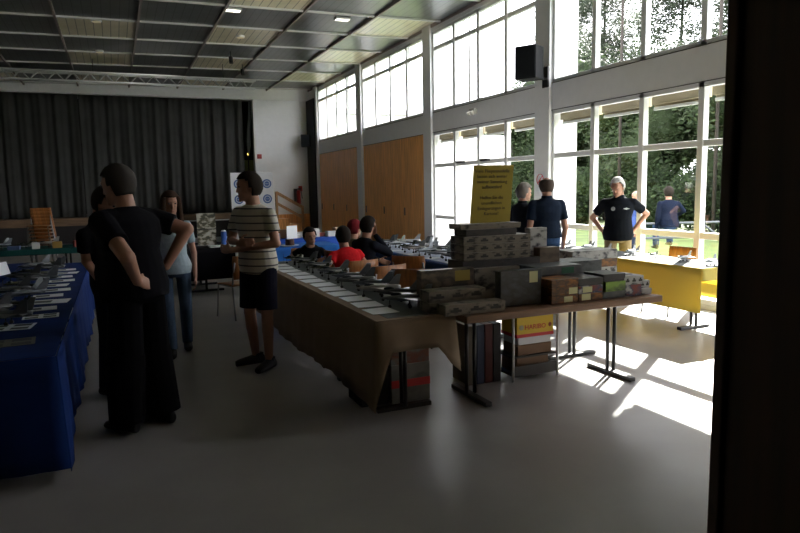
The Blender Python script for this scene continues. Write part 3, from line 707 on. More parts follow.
# ------------------------------------------------------------------ chairs
def chair_mesh():
    t = thing('stacking_chair', 'beech plywood stacking chair', 'chair', (0, 0, 0))
    s = MB(); n = 8
    vs = [(x, y, .44 + .012 * math.cos(y * 6) + (.03 if y < -.15 else 0) * 0) for y in (-.20, -.1, 0, .1, .19, .22) for x in (-.20, -.1, 0, .1, .20)]
    s.add(vs, [(j * 5 + i, j * 5 + i + 1, (j + 1) * 5 + i + 1, (j + 1) * 5 + i) for j in range(5) for i in range(4)])
    o = s.build('seat', BEECH, t, smooth=True); q = o.modifiers.new('t', 'SOLIDIFY'); q.thickness = .012
    s = MB(); vs = []
    for j in range(5):
        z = .52 + .075 * j; wd = .19 + .008 * (j if j < 4 else 2)
        for i in range(7):
            x = -wd + 2 * wd * i / 6; vs.append((x, -.215 - .03 * j / 4 - .03 * (1 - (x / .2) ** 2), z))
    s.add(vs, [(j * 7 + i, j * 7 + i + 1, (j + 1) * 7 + i + 1, (j + 1) * 7 + i) for j in range(4) for i in range(6)])
    o = s.build('backrest', BEECH, t, smooth=True); q = o.modifiers.new('t', 'SOLIDIFY'); q.thickness = .012
    lm = mat('chair_steel', (.25, .25, .25), .3, .8)
    for sx in (-1, 1):
        MB().cyl((sx * .19, .19, .44), (sx * .21, .23, 0), .011).build('leg', lm, t, smooth=True)
        l = MB(); l.cyl((sx * .19, -.17, .44), (sx * .21, -.25, 0), .011); l.build('leg', lm, t, smooth=True)
        MB().cyl((sx * .19, -.17, .44), (sx * .19, -.25, .74), .011).build('back_post', lm, t, smooth=True)
        MB().cyl((sx * .19, -.17, .43), (sx * .19, .19, .43), .011).build('side_rail', lm, t, smooth=True)
    return t
CH = chair_mesh(); first = [True]
def chair(x, y, rz, label, z=0, group=None):
    if first[0]:
        first[0] = False; CH.location = (x, y, z); CH.rotation_euler.z = math.radians(rz); CH['label'] = label
        if group: CH['group'] = group
        return CH
    return dup(CH, (x, y, z), math.radians(rz), label, group)
chair(2.53, 7.20, 8, 'beech plywood chair occupied by the person in red')
chair(2.78, 7.72, -75, 'plywood chair occupied by the man resting his chin on his hand')
chair(2.40, 8.68, 172, 'plywood chair under the seated woman in black v-neck top')
chair(2.86, 8.34, -62, 'plywood chair under the person with dyed red hair')
chair(2.60, 6.58, 12, 'empty plywood chair pulled up to brown table, seat side turned from boxes')
chair(2.86, 6.13, -40, 'empty plywood chair just behind the tan gun box, overlapping another')
chair(3.36, 7.28, -42, 'empty plywood chair facing the navy-clothed model tables')
chair(6.36, 6.10, 92, 'orange plywood chair standing between yellow table and window')
chair(1.42, 8.55, 20, 'plywood chair half hidden behind the man in striped t-shirt')
chair(-1.38, 8.0, -70, 'plywood chair pushed against the side table with placards')
for k in range(8):
    chair(-1.46 - .01 * k, 16.0 + .012 * k, 175, 'plywood chair in the tall stack before the stage, %s from the floor' % ORD[k], .075 * k, 'stacked chairs before the stage')
# dark upholstered armchair between the seated people and the table
t = thing('armchair', 'dark upholstered armchair with pale wooden arms behind the models', 'chair', (3.02, 6.72, 0), math.radians(-20))
box(-.25, .25, -.25, .25, .40, .47).build('seat', mat('uphol_dark', (.02, .018, .016), .9), t, bevel=.02)
box(-.25, .25, -.29, -.24, .45, .66).build('backrest', mat('uphol_dark', (.02, .018, .016), .9), t, bevel=.02)
for sx in (-1, 1):
    box(sx * .28 - .02, sx * .28 + .02, -.26, .28, .62, .65).build('armrest', OAK, t, bevel=.006)
    for y in (-.25, .25): box(sx * .28 - .018, sx * .28 + .018, y - .02, y + .02, 0, .62).build('leg', OAK, t, bevel=.004)

# ------------------------------------------------------------------ kit boxes
CARD = {'olive': [(.30, .26, .20), (.035, .03, .022), (.26, .23, .18)], 'grey': [(.10, .115, .12), (.04, .05, .05), (.16, .17, .17)], 'orange': [(.55, .20, .02), (.50, .18, .02), (.10, .05, .02)],
        'tan': [(.24, .19, .12), (.16, .12, .08), (.05, .04, .03)], 'white': [(.62, .62, .60), (.05, .05, .06), (.55, .55, .53)], 'dark': [(.035, .035, .035), (.02, .02, .02), (.06, .05, .05)],
        'green': [(.30, .50, .07), (.26, .44, .06), (.08, .12, .04)], 'redwhite': [(.60, .58, .55), (.30, .05, .03), (.06, .07, .14)], 'slate': [(.07, .085, .10), (.10, .12, .14), (.05, .05, .045)], 'wood': [(.15, .10, .055), (.10, .065, .04), (.2, .14, .09)]}
MP = {k: printed('kit_' + k, [tuple(q * .72 for q in c) for c in v], 12 if k in ('olive', 'white', 'redwhite') else 6) for k, v in CARD.items()}
SHEEN = mat('box_lid_gloss', (.30, .32, .34), .25)
LAB = mat('price_label', (.66, .64, .34), .7)
def kbox(label, x0, x1, y0, y1, z0, z1, kind, lid=False, tagx=None, rz=0, upright=False, pics=0):
    cx, cy = (x0 + x1) / 2, (y0 + y1) / 2; t = thing('kit_box', label, 'box', (cx, cy, z0), math.radians(rz)); a, b, h = (x1 - x0) / 2, (y1 - y0) / 2, z1 - z0
    if lid or h > .05 and not upright:
        box(-a + .003, a - .003, -b + .003, b - .003, 0, h * .6).build('tray', MP[kind], t)
        box(-a, a, -b, b, h * .22, h - .001).build('lid', MP[kind], t, bevel=.002)
    else: box(-a, a, -b, b, 0, h - .001).build('carton', MP[kind], t, bevel=.002)
    if tagx is not None:
        w_, h_, zz = tagx[1], tagx[2], tagx[3]; x = -a + (2 * a) * tagx[0]
        box(x - w_ / 2, x + w_ / 2, -b - .002, -b - .0005, zz, zz + h_).build('price_label', LAB, t)
    for k in range(pics):       # printed vehicle silhouettes along the front
        x = -a + 2 * a * (k + .5) / pics; g = MB(); zz = h * .42
        g.box(x - a / pics * .55, x + a / pics * .55, -b - .0018, -b - .0004, zz - h * .10, zz + h * .13); g.box(x - a / pics * .25, x + a / pics * .25, -b - .0018, -b - .0004, zz + h * .1, zz + h * .32)
        g.build('printed_vehicle', mat('print_dark', (.035, .032, .028), .6), t)
    return t
kbox('flat white and olive kit box on the front table edge, beside cloth', 2.07, 2.56, 3.97, 4.11, .735, .812, 'olive', tagx=None, pics=3)
kbox('olive kit box under the low box, against the tan gun box', 2.02, 2.49, 4.13, 4.29, .735, .81, 'olive', pics=3)
kbox('olive kit box with dark vehicle prints, upper of two before gun box', 2.02, 2.49, 4.13, 4.29, .811, .892, 'olive', pics=3)
t = kbox('upright tan box with long dark gun barrel picture', 2.05, 2.50, 4.32, 4.40, .735, 1.02, 'tan', upright=True)
g = MB(); g.bar((-.17, -.042, .13), (.08, -.042, .155), .002, .018); g.box(.04, .17, -.042, -.0405, .11, .17); g.build('printed_gun', mat('print_dark', (.03, .03, .03), .6), t)
g = box(.06, .19, -.0415, -.0405, .19, .27); g.build('yellow_panel', mat('print_yellow', (.35, .26, .04), .6), t)
kbox('upright dark olive box wedged between gun box and slate box', 2.53, 2.95, 4.36, 4.42, .735, 1.0, 'olive', upright=True)
kbox('upright slate blue box with yellow price label facing the aisle', 2.59, 2.955, 4.08, 4.16, .735, 1.005, 'slate', upright=True, tagx=(.80, .075, .085, .17))
kbox('dark kit box at the bottom of the tall stack, behind the upright boxes', 2.47, 3.2, 4.45, 4.69, .735, .84, 'dark')
kbox('second dark kit box up from the table in the tall stack', 2.47, 3.2, 4.45, 4.69, .841, .95, 'dark')
kbox('wide dark brown box carrying the three olive boxes', 2.47, 3.20, 4.44, 4.69, .951, 1.052, 'dark')
for k in range(3): kbox('olive box with vehicle prints, %s of three in tall stack counted upwards' % ORD[k], 2.49, 3.12, 4.46, 4.68, 1.053 + .064 * k, 1.116 + .064 * k, 'olive', pics=5)
kbox('black and red box second from the top of tall stack', 2.52, 2.99, 4.47, 4.67, 1.245, 1.298, 'dark', lid=True)
kbox('thin pale box topping the tall stack beneath the yellow sign', 2.47, 3.03, 4.47, 4.67, 1.299, 1.342, 'olive', lid=True)
kbox('grey box on the table right behind the orange boxes', 3.22, 3.47, 4.40, 4.66, .735, .87, 'grey')
t = kbox('grey kit box with green corner patch behind the slate box', 2.98, 3.42, 4.18, 4.43, .925, 1.0, 'grey')
box(.02, .14, -.1275, -.1255, .012, .06).build('green_patch', mat('print_green', (.015, .12, .06), .6), t)
kbox('charcoal box supporting the green-patched grey box', 2.98, 3.2, 4.26, 4.43, .735, .924, 'dark')
kbox('leaning brown wooden-look box at the tall stack side', 3.22, 3.42, 4.47, 4.56, .871, 1.12, 'wood', upright=True)
kbox('upright pale box standing behind the brown wooden-look box', 3.20, 3.37, 4.58, 4.66, .871, 1.28, 'white', upright=True)
kbox('dark flat box below the glossy flat box with yellow label', 3.48, 3.83, 4.42, 4.68, .735, .862, 'dark')
kbox('glossy-topped flat grey box with yellow price label', 3.46, 3.83, 4.42, 4.68, .863, .99, 'grey', tagx=(.12, .075, .06, .03))
# front stacks of three or four, along the table edge
y0, y1 = 3.99, 4.23
for k, (kd, tg) in enumerate((('orange', (.62, .08, .045, .008)), ('orange', (.80, .08, .05, .006)), ('orange', None))):
    kbox('orange kit box, %s from the table in the stack beside slate box' % ORD[k], 2.985, 3.235, y0, y1, .735 + .063 * k, .797 + .063 * k, kd, tagx=tg)
for k, (kd, tg) in enumerate((('orange', (.30, .085, .05, .008)), ('redwhite', (.35, .09, .045, .008)), ('dark', None))):
    kbox('%s box, %s from the table in the stack next to the orange stack' % (('orange', 'red and white', 'black')[k], ORD[k]), 3.24, 3.475, y0, y1, .735 + .060 * k, .794 + .060 * k, kd, tagx=tg)
kbox('dark grey kit box lowest in the stack with green box', 3.48, 3.70, y0, y1, .735, .79, 'grey')
kbox('lime green kit box in the middle of the front edge', 3.50, 3.70, y0 - .005, y1, .791, .87, 'green')
kbox('black flat kit box lying over the lime green box', 3.48, 3.70, y0, y1, .871, .93, 'dark')
kbox('blue and white kit box low in the stack beside green box', 3.705, 3.87, y0, y1, .735, .828, 'redwhite')
kbox('white kit box with dark vehicle pictures near the table corner', 3.69, 3.89, y0, y1, .829, .90, 'white', pics=3)
kbox('small white box lowest at the end of the table', 3.89, 4.0 - .01, 4.0, 4.18, .735, .785, 'white')
kbox('small white and grey box upper at the end of the table', 3.885, 3.985, 4.02, 4.2, .786, .85, 'white', pics=2)
# back stack by the yellow table
kbox('dark box lowest in the stack nearest to the yellow table', 3.90, 4.3, 4.74, 5.0, .735, .80, 'dark')
kbox('white box with black square pictures in stack before yellow table', 3.95, 4.3, 4.75, 5.0, .801, .868, 'white', pics=4)
kbox('bright orange long box in stack before yellow table', 3.88, 4.3, 4.75, 5.0, .869, .945, 'orange')
kbox('pale grey long box on top of the stack before yellow table', 3.78, 4.3, 4.75, 5.02, .946, 1.03, 'white')
# yellow sign
t = thing('paper_sign', 'yellow paper notice standing on the stacked kit boxes', 'sign', (2.815, 4.58, 1.342), math.radians(0))
g = MB(); c = [(-.20, 0), (.18, 0), (.222, .465), (-.155, .465)]
for y in (-.002, .002): pass
vs = [(x, -.0015 + z * .02, z) for x, z in c] + [(x, .0015 + z * .02, z) for x, z in c]
g.add(vs, [(0, 1, 2, 3), (7, 6, 5, 4), (0, 4, 5, 1), (1, 5, 6, 2), (2, 6, 7, 3), (3, 7, 4, 0)])
g.build('sheet', mat('sign_yellow', (.36, .27, .015), .7), t)
box(-.06, .06, .012, .022, 0, .10).build('prop', mat('card_grey', (.3, .3, .3), .8), t)
def text(body, size, material, parent, loc, rot, ext=.0006, align='CENTER', name='lettering'):
    cu = bpy.data.curves.new(name, 'FONT'); cu.body = body; cu.size = size; cu.align_x = align; cu.extrude = ext; cu.resolution_u = 2
    o = bpy.data.objects.new(name, cu); COL.objects.link(o)
    dg = bpy.context.evaluated_depsgraph_get(); me = bpy.data.meshes.new_from_object(o.evaluated_get(dg))
    COL.objects.unlink(o); bpy.data.objects.remove(o)
    me.materials.clear(); me.materials.append(material); o = bpy.data.objects.new(name, me); COL.objects.link(o)
    o.parent = parent; o.location = loc; o.rotation_euler = rot; return o
INK = mat('ink', (.05, .035, .01), .7)
for k, ln in enumerate(('Viele Fliegermodelle', 'lassen sich weiter', 'meiner Sammlung', 'aufbewahrt!', '', 'Helfen Sie die', 'unendlichen', 'Einlagerungen in', 'Kartons!')):
    if ln: text(ln, .040, INK, t, (.018 - .018 * k / 8, .020 * (.40 - .043 * k) - .003, .405 - .043 * k), (math.radians(90), 0, 0))
# ------------------------------------------------------------------ under the tables
t = thing('metal_rack', 'low rack with white metal posts under the kit boxes table', 'rack', (3.19, 4.62, 0))
WM = mat('rack_white', (.55, .56, .57), .4)
for x in (-.225, .225):
    for y in (-.14, .14): MB().cyl((x, y, 0), (x, y, .66), .012).build('post', WM, t, smooth=True)
for z in (.04, .195): box(-.22, .22, -.14, .14, z, z + .015).build('shelf_board', mat('shelf_dark', (.05, .045, .04), .7), t)
box(-.22, .22, -.145, -.138, .04, .13).build('front_panel', mat('shelf_dark', (.05, .045, .04), .7), t)
t = thing('candy_carton', 'yellow and red sweets carton on the rack under the table', 'box', (3.20, 4.62, .365))
box(-.185, .185, -.12, .12, 0, .175).build('carton', mat('carton_yellow', (.70, .48, .03), .6), t, bevel=.004)
box(-.187, .187, -.122, .122, 0, .028).build('red_band', mat('carton_red', (.55, .03, .03), .6), t)
text('HARIBO', .060, mat('carton_red', (.55, .03, .03), .6), t, (0, -.1212, .065), (math.radians(90), 0, 0), .001)
g = MB().cyl((-.14, -.1225, .085), (-.14, -.119, .085), .022, n=16); g.build('round_mark', mat('mark_grey', (.35, .33, .2), .6), t)
g = MB().ell((.15, -.121, .09), (.016, .003, .02)); g.build('small_mark', mat('mark_red', (.35, .08, .04), .6), t)
tag(box(-.165, .165, -.11, .11, 0, .065).build('paper_stack', PAPER, loc=(3.20, 4.62, .299), bevel=.004), 'stack of white paper under the yellow sweets carton', 'paper stack')
tag(box(-.17, .17, -.115, .115, 0, .087).build('cardboard_box', mat('cardboard', (.20, .12, .07), .8), loc=(3.20, 4.62, .211), bevel=.004), 'flat brown cardboard box beneath the white paper stack', 'box')
tag(box(-.16, .16, -.12, .12, 0, .135).build('cardboard_box', mat('cardboard', (.20, .12, .07), .8), loc=(3.19, 4.64, .056), bevel=.004), 'brown cardboard box on the bottom shelf of the rack', 'box')
for k, (x, c, lb) in enumerate(((2.62, (.20, .16, .10), 'pale upright folder left of the rack under the table'), (2.70, (.03, .06, .16), 'blue upright folder beside the pale folder under the table'), (2.78, (.20, .02, .02), 'dark red upright folder close to the white rack post'), (2.86, (.012, .014, .02), 'black upright folder touching the white rack post'))):
    tag(box(-.036, .036, -.14, .14, 0, .50).build('folder', mat('folder_%d' % k, tuple(q * .45 for q in c), .6), loc=(x, 4.70, 0), bevel=.003), lb.replace('left of the', 'standing off from the'), 'folder')
t = thing('carton', 'large printed carton with red stripe under the brown cloth end', 'box', (1.99, 4.62, 0))
box(-.155, .17, -.20, .20, 0, .30).build('body', printed('carton_print', [(.24, .24, .22), (.20, .20, .18), (.14, .14, .13)], 4), t, bevel=.004)
box(-.156, .171, -.202, -.199, .12, .18).build('red_stripe', mat('carton_red', (.55, .03, .03), .6), t)
tag(box(-.155, .165, -.2, .2, 0, .27).build('carton', printed('carton_print2', [(.26, .26, .24), (.18, .18, .18), (.30, .10, .06)], 6), loc=(1.99, 4.62, .301), bevel=.004), 'upper printed carton with coloured discs under the brown cloth', 'box')
tag(box(-.12, .10, -.15, .15, 0, .26).build('crate', mat('crate_black', (.02, .02, .02), .7), loc=(1.72, 4.6, 0), bevel=.006), 'black crate beside the printed cartons under brown cloth', 'crate')

# ------------------------------------------------------------------ model aircraft
def aircraft(kind, colr, accent):
    t = thing('model_aircraft', 'model', 'model aircraft', (0, 0, 0)); mm = mat('model_%s' % kind, colr, .28, .3, noise=.12, nscale=30)
    L = .30 if kind != 'prop' else .20
    st = [(-.5, .012, .012), (-.42, .018, .018), (-.1, .024, .022), (.15, .021, .022), (.35, .014, .014), (.5, .002, .002)]
    z = .062
    MB().loft([((0, q * L, z), a * L / .3, b * L / .3, (1, 0, 0), (0, 0, 1)) for q, a, b in st], 12).build('fuselage', mm, t, smooth=True)
    def plate(name, pts, th, m_):
        g = MB(); n = len(pts); vs = [(x, y, zz - th / 2) for x, y, zz in pts] + [(x, y, zz + th / 2) for x, y, zz in pts]
        g.add(vs, [tuple(reversed(range(n))), tuple(range(n, 2 * n))] + [(i, (i + 1) % n, n + (i + 1) % n, n + i) for i in range(n)]); return g.build(name, m_, t)
    if kind == 'prop':
        for s in (1, -1): plate('wing', [(0, .045, z - .008), (s * .13, .02, z + .004), (s * .13, -.012, z + .004), (0, -.02, z - .008)][::s], .004, mm)
        plate('tailplane', [(-.05, -.075, z + .006), (.05, -.075, z + .006), (.045, -.10, z + .006), (-.045, -.10, z + .006)][::-1], .003, mm)
        g = MB(); g.add([(-.0015, -.06, z + .01), (-.0015, -.10, z + .01), (-.0015, -.10, z + .045), (-.0015, -.085, z + .045), (.0015, -.06, z + .01), (.0015, -.10, z + .01), (.0015, -.10, z + .045), (.0015, -.085, z + .045)], [(3, 2, 1, 0), (4, 5, 6, 7), (0, 1, 5, 4), (1, 2, 6, 5), (2, 3, 7, 6), (3, 0, 4, 7)]); g.build('fin', mm, t)
        MB().box(-.003, .003, .099, .102, z - .045, z + .045).build('propeller', accent, t)
    else:
        for s in (1, -1): plate('wing', [(s * .015, .06, z), (s * .145, -.045, z + .002), (s * .145, -.075, z + .002), (s * .015, -.085, z)][::s], .005, mm)
        plate('tailplane', [(-.075, -.135, z), (.075, -.135, z), (.018, -.085, z), (-.018, -.085, z)], .004, mm)
        for s in ((1, -1) if kind == 'twin' else (0,)):
            x = s * .03; g = MB(); pts = [(-.06, .012), (-.14, .012), (-.155, .085), (-.125, .085)]
            vs = [(x + d + s * (zz - .012) * .25, y, z + zz) for d in (-.002, .002) for y, zz in pts]
            g.add(vs, [(3, 2, 1, 0), (4, 5, 6, 7), (0, 1, 5, 4), (1, 2, 6, 5), (2, 3, 7, 6), (3, 0, 4, 7)]); g.build('fin', mm, t)
    MB().ell((0, .20 * L, z + .018 * L / .3), (.011, .035 * L / .3, .013)).build('canopy', mat('canopy_dark', (.02, .03, .04), .12), t, smooth=True)
    for x, y in ((-.03, -.02), (.03, -.02), (0, .10 * L / .3)):
        g = MB(); g.cyl((x, y, .008), (x, y, z), .003, n=6); g.cyl((x - .005, y, .011), (x + .005, y, .011), .011, n=10)
        g.build('landing_gear', BLACKM, t)
    return t
PRO = {}
KINDS = {'jet': (.11, .12, .125), 'twin': (.05, .055, .06), 'prop': (.035, .045, .025), 'silver': (.42, .43, .44), 'pale': (.16, .18, .20)}
def plane(kind, x, y, rz, label, z=Z + .004, group=None):
    if kind not in PRO:
        k = 'twin' if kind in ('twin', 'pale') else 'prop' if kind == 'prop' else kind
        o = aircraft(k if k != 'silver' else 'silver', KINDS[kind], BLACKM); PRO[kind] = o
        o.location = (x, y, z); o.rotation_euler.z = math.radians(rz); o['label'] = label
        if group: o['group'] = group
        return o
    return dup(PRO[kind], (x, y, z), math.radians(rz), label, group)
cn_ = {'jet': 'grey model jet', 'twin': 'dark grey twin-tailed model jet', 'prop': 'olive propeller model plane', 'silver': 'silver model jet', 'pale': 'pale blue twin-tailed model jet'}
seq = ['pale', 'jet', 'silver', 'twin', 'jet', 'twin', 'prop', 'twin', 'prop', 'jet', 'prop', 'twin', 'prop']
for k, kd in enumerate(seq):
    o = plane(kd, 2.0 + (.03 if k % 2 else -.03), 4.42 + k * .285, (70, 62, 75, 58, 80)[k % 5], '%s on the brown-clothed table, %s from the near end' % (cn_[kd], ORD[k]), Z + .005)
    o.scale = (1.25, 1.25, 1.25) if k < 6 else (1.1, 1.1, 1.1)
for k in range(7):
    y = 4.9 + k * .42
    kd = ('twin', 'silver', 'prop', 'twin', 'jet', 'twin', 'jet')[k]
    o = plane(kd, 5.88 + .05 * (k % 2), y + .15, 95, '%s on the yellow table, %s from its near end' % (cn_[kd], ORD[k]), Z + .005)
    o.scale = (.8, .8, .8)
for k in range(14):
    kd = ('jet', 'silver', 'pale', 'prop', 'twin')[k % 5]
    plane(kd, 3.74 + .30 * (k % 2) + .1 * (k > 7), 6.9 + k * .205, (40, 110, 75)[k % 3], '%s on the navy-clothed tables, %s from the near end' % (cn_[kd], ORD[k]), Z + .005)
for k in range(16):
    kd = ('prop', 'twin', 'jet', 'prop')[k % 4]
    plane(kd, -.92 + .16 * (k % 2), 4.95 + k * .27, (100, 70, 120)[k % 3], '%s on the long blue display table, %s from its near end' % (cn_[kd], ORD[k]), Z + .002)
for k in range(9):
    kd = ('silver', 'prop', 'pale')[k % 3]
    plane(kd, -1.1 - .36 * k, 12.6 + .1 * (k % 2), 80 + 20 * (k % 3), '%s on the teal cross table, %s from its aisle end' % (cn_[kd], ORD[k]), Z + .002)
# information sheets on the tables
for k in range(12):
    o = box(-.105, .105, -.125, .10, 0, .0015).build('paper_sheet', PAPER, loc=(1.745 + .008 * (k % 3), 4.40 + k * .30, Z + .006), rz=math.radians((2, -3, 1)[k % 3]))
    tag(o, 'white information sheet on the brown-clothed table, %s from the near end' % ORD[k], 'paper sheet')
PRINT = mat('photo_print', (.05, .06, .06), .6)
for k in range(12):
    big = k in (0, 1, 4)
    t = thing('photo_sheet', 'sheet with printed pictures on the long blue table, %s from the near end' % ORD[k], 'paper sheet', (-.56 - (.16 if k == 1 else .04 * (k % 2)) - (.1 if k == 0 else 0), 4.55 + (0 if k == 0 else .18 + k * .36), Z + .003), math.radians((4, -6, 3)[k % 3]))
    a, b = (.15, .11) if big else (.12, .09)
    box(-a, a, -b, b, 0, .002).build('page', PAPER if k else mat('paper_dim', (.16, .17, .15), .7), t)
    if k in (0, 1, 2):
        for x in (-.5, .5):
            for y in (-.5, .5): box((x - .36) * a, (x + .36) * a, (y - .3) * b, (y + .3) * b, .002, .003).build('photo', PRINT, t)
    else:
        box(-.8 * a, .1 * a, -.5 * b, .5 * b, .002, .003).build('photo', PRINT, t)
for k in range(10):
    o = box(-.10, .10, -.08, .08, 0, .0015).build('paper_sheet', PAPER, loc=(3.66 + .38 * (k % 2), 6.78 + k * .30, Z + .006), rz=.2 * (k % 3))
    tag(o, 'small white card among the models on navy cloth, %s from the near end' % ORD[k], 'paper sheet')
# placards and odd items on the side tables
def placard(x, y, rz, label, hh=.13, ww=.16):
    t = MB(); t.add([(-ww / 2, -.04, 0), (ww / 2, -.04, 0), (ww / 2, 0, hh), (-ww / 2, 0, hh), (-ww / 2, .04, 0), (ww / 2, .04, 0)], [(0, 1, 2, 3), (3, 2, 5, 4)])
    o = t.build('placard', PAPER, loc=(x, y, Z + .002), rz=math.radians(rz)); s = o.modifiers.new('t', 'SOLIDIFY'); s.thickness = .003
    return tag(o, label, 'placard')
placard(-1.25, 8.55, 70, 'white folded placard at the corner of the side table', .14, .3)
tag(box(-.25, .25, -.15, .15, 0, .02).build('paper_stack', PAPER, loc=(-1.75, 9.5, Z + .002), rz=.1), 'white paper stack lying on the dark blue side table', 'paper stack')
rr = random.Random(11)
odd = [((.30, .06, .05), 'red'), ((.35, .22, .05), 'yellow-brown'), ((.55, .55, .52), 'white'), ((.06, .10, .20), 'blue'), ((.30, .16, .08), 'orange-brown'), ((.10, .16, .08), 'green')]
for k in range(12):
    c, nm = odd[k % 6]; s = rr.uniform(.05, .10)
    tag(box(-s, s, -.06, .06, 0, rr.uniform(.05, .16)).build('small_box', mat('odd_' + nm, c, .6), loc=(-.62 - k * .32, 12.42, Z + .002), rz=rr.uniform(-.3, .3), bevel=.004), '%s small box on the teal cross table, %s from the aisle' % (nm, ORD[k]), 'box')
for k in range(8):
    c, nm = odd[(k * 2 + 2) % 6]
    tag(box(-.11, .11, -.08, .08, 0, (.10, .16, .07)[k % 3]).build('small_box', mat(('odd_' if k % 2 else 'oddw_') + nm, c if k % 2 else (.6, .61, .6), .6), loc=(2.66 + k * .19, 12.0 + .12 * (k % 2), Z + .002), rz=.1, bevel=.004), '%s box on the bright blue table, %s from the aisle end' % (nm if k % 2 else 'white', ORD[k]), 'box')
t = thing('plate_of_cake', 'white plate with dark cake on the light blue table', 'cake', (2.55, 10.3, Z + .002))
MB().cyl((0, 0, 0), (0, 0, .015), .10, .15, 20).build('plate', PAPER, t); MB().cyl((0, 0, .015), (0, 0, .11), .075, .07, 16).build('cake', mat('cake_brown', (.07, .03, .02), .7), t)
tag(box(-.12, .12, -.004, .004, 0, .24).build('paper_sheet', PAPER, loc=(2.98, 11.85, Z + .002), rz=.4), 'white upright card leaning on the bright blue table', 'paper sheet')
t = thing('drinking_mug', 'pale mug standing before the seated woman', 'mug', (2.08, 7.90, Z + .006)); MB().cyl((0, 0, 0), (0, 0, .09), .038, .04, 16).build('cup', mat('mug_pale', (.5, .5, .45), .4), t, smooth=False)
g = MB()
for a in range(6): g.capsule((-.038 - .022 * math.sin(a * .52), 0, .02 + a * .01), (-.038 - .022 * math.sin((a + 1) * .52), 0, .03 + a * .01), .005)
g.build('handle', mat('mug_pale', (.5, .5, .45), .4), t)
# model scene boards on the dark table
t = thing('photo_display', 'folding display board of model photographs on the black table', 'display board', (1.36, 11.1, Z + .002))
for k in range(2):
    f = box(-.15, .15, -.012, .012, .02 + .27 * k, .275 + .27 * k).build('board', printed('display_print%d' % k, [(.55, .55, .50), (.06, .07, .05), (.5, .48, .40), (.10, .09, .05)], 9), t)
box(-.17, .17, -.06, .14, 0, .02).build('base', BLACKM, t)
tag(box(-.17, .17, -.13, .13, 0, .02).build('tray', PAPER, loc=(1.53, 10.92, Z + .002)), 'white tray at the front corner of the black table', 'tray')
t = thing('drink_can', 'blue drink can beside the photo display board', 'can', (1.62, 11.02, Z + .002)); MB().cyl((0, 0, 0), (0, 0, .24), .045, n=16).build('can', mat('can_blue', (.03, .10, .40), .35), t); MB().cyl((0, 0, .24), (0, 0, .26), .04, .03, 16).build('lid', PAPER, t)
t = thing('shopping_bag', 'white and red shopping bag on the floor under black table', 'bag', (1.55, 12.6, 0))
g = MB(); g.loft([((0, 0, 0), .16, .09, (1, 0, 0), (0, 1, 0)), ((0, 0, .2), .18, .11, (1, 0, 0), (0, 1, 0)), ((.01, 0, .34), .17, .06, (1, 0, 0), (0, 1, 0))], 12); g.build('bag', printed('bag_print', [(.55, .55, .55), (.5, .5, .52), (.45, .06, .05)], 5), t)
for y in (-.04, .04): MB().bar((-.07, y, .33), (0, y, .42), .01).bar((0, y, .42), (.07, y, .33), .01).build('strap', PAPER, t)
tag(box(-.24, .24, -.2, .2, 0, .5).build('equipment_case', mat('case_black', (.01, .01, .011), .6), loc=(1.2, 12.55, 0), bevel=.01), 'black equipment case behind the shopping bag near black table', 'case')

# ------------------------------------------------------------------ stage end fittings
CURT = mat('curtain_grey', (.070, .072, .068), .95, spec=.08, noise=.12, nscale=2)
def curtain(label, x0, x1, y, seed, gather=0):
    r = random.Random(seed); n = int((x1 - x0) / .035); vs = []; rows = 10; phs = [r.random() * 6 for _ in range(5)]
    for j in range(rows + 1):
        u = j / rows
        for i in range(n + 1):
            x = x0 + (x1 - x0) * i / n
            d = .07 * math.sin(x * 13 + phs[0] + .6 * math.sin(x * 1.9 + phs[1])) + .035 * math.sin(x * 29 + phs[2] + u) + .03 * math.sin(x * 5 + phs[3] + 2 * u)
            vs.append((x - x0, d * (.7 + .4 * u), 4.95 - 4.10 * u))
    m = MB(); m.add(vs, [(j * (n + 1) + i, (j + 1) * (n + 1) + i, (j + 1) * (n + 1) + i + 1, j * (n + 1) + i + 1) for j in range(rows) for i in range(n)])
    o = m.build('stage_curtain', CURT, loc=(x0, y, 0), smooth=True); s = o.modifiers.new('t', 'SOLIDIFY'); s.thickness = .006
    return tag(o, label, 'curtain')
curtain('dark grey pleated stage curtain half on the far side from the windows', -6.1, -.91, 24.65, 2)
curtain('dark grey pleated stage curtain half reaching toward the white wall', -.89, 4.50, 24.62, 5)
# draped end of the curtain and green panel standing in for a lit side door
g = MB(); g.loft([((0, 0, 0), .03, .03, (1, 0, 0), (0, 1, 0)), ((-.03, 0, .5), .10, .06, (1, 0, 0), (0, 1, 0)), ((.05, 0, 1.3), .05, .05, (1, 0, 0), (0, 1, 0)), ((.09, 0, 2.0), .03, .03, (1, 0, 0), (0, 1, 0))], 12)
tag(g.build('tied_drape', CURT, loc=(4.66, 24.42, 2.91), smooth=True), 'tied dark drape hanging at the curtain edge beside white wall', 'drape')
tag(box(-.26, .26, -.03, .03, 0, 1.95).build('backstage_panel', stripes('panel_green', (.40, .48, .20), (.28, .34, .14), 0, .095, .15), loc=(4.86, 25.4, .841)), 'pale green backstage panel standing for a lit side door in the gap', 'panel')
tag(MB().ell((0, 0, 0), (.04, .04, .05)).build('stage_lamp', mat('lamp_amber', (1, .65, .15), .5, emit=1.5), loc=(4.80, 25.36, 3.02)), 'small amber lamp glowing above the green backstage panel', 'lamp')
box(-.02, .02, 0, .05, -.9, .0).build('bracket', BLACKM, bpy.data.objects['stage_lamp'])
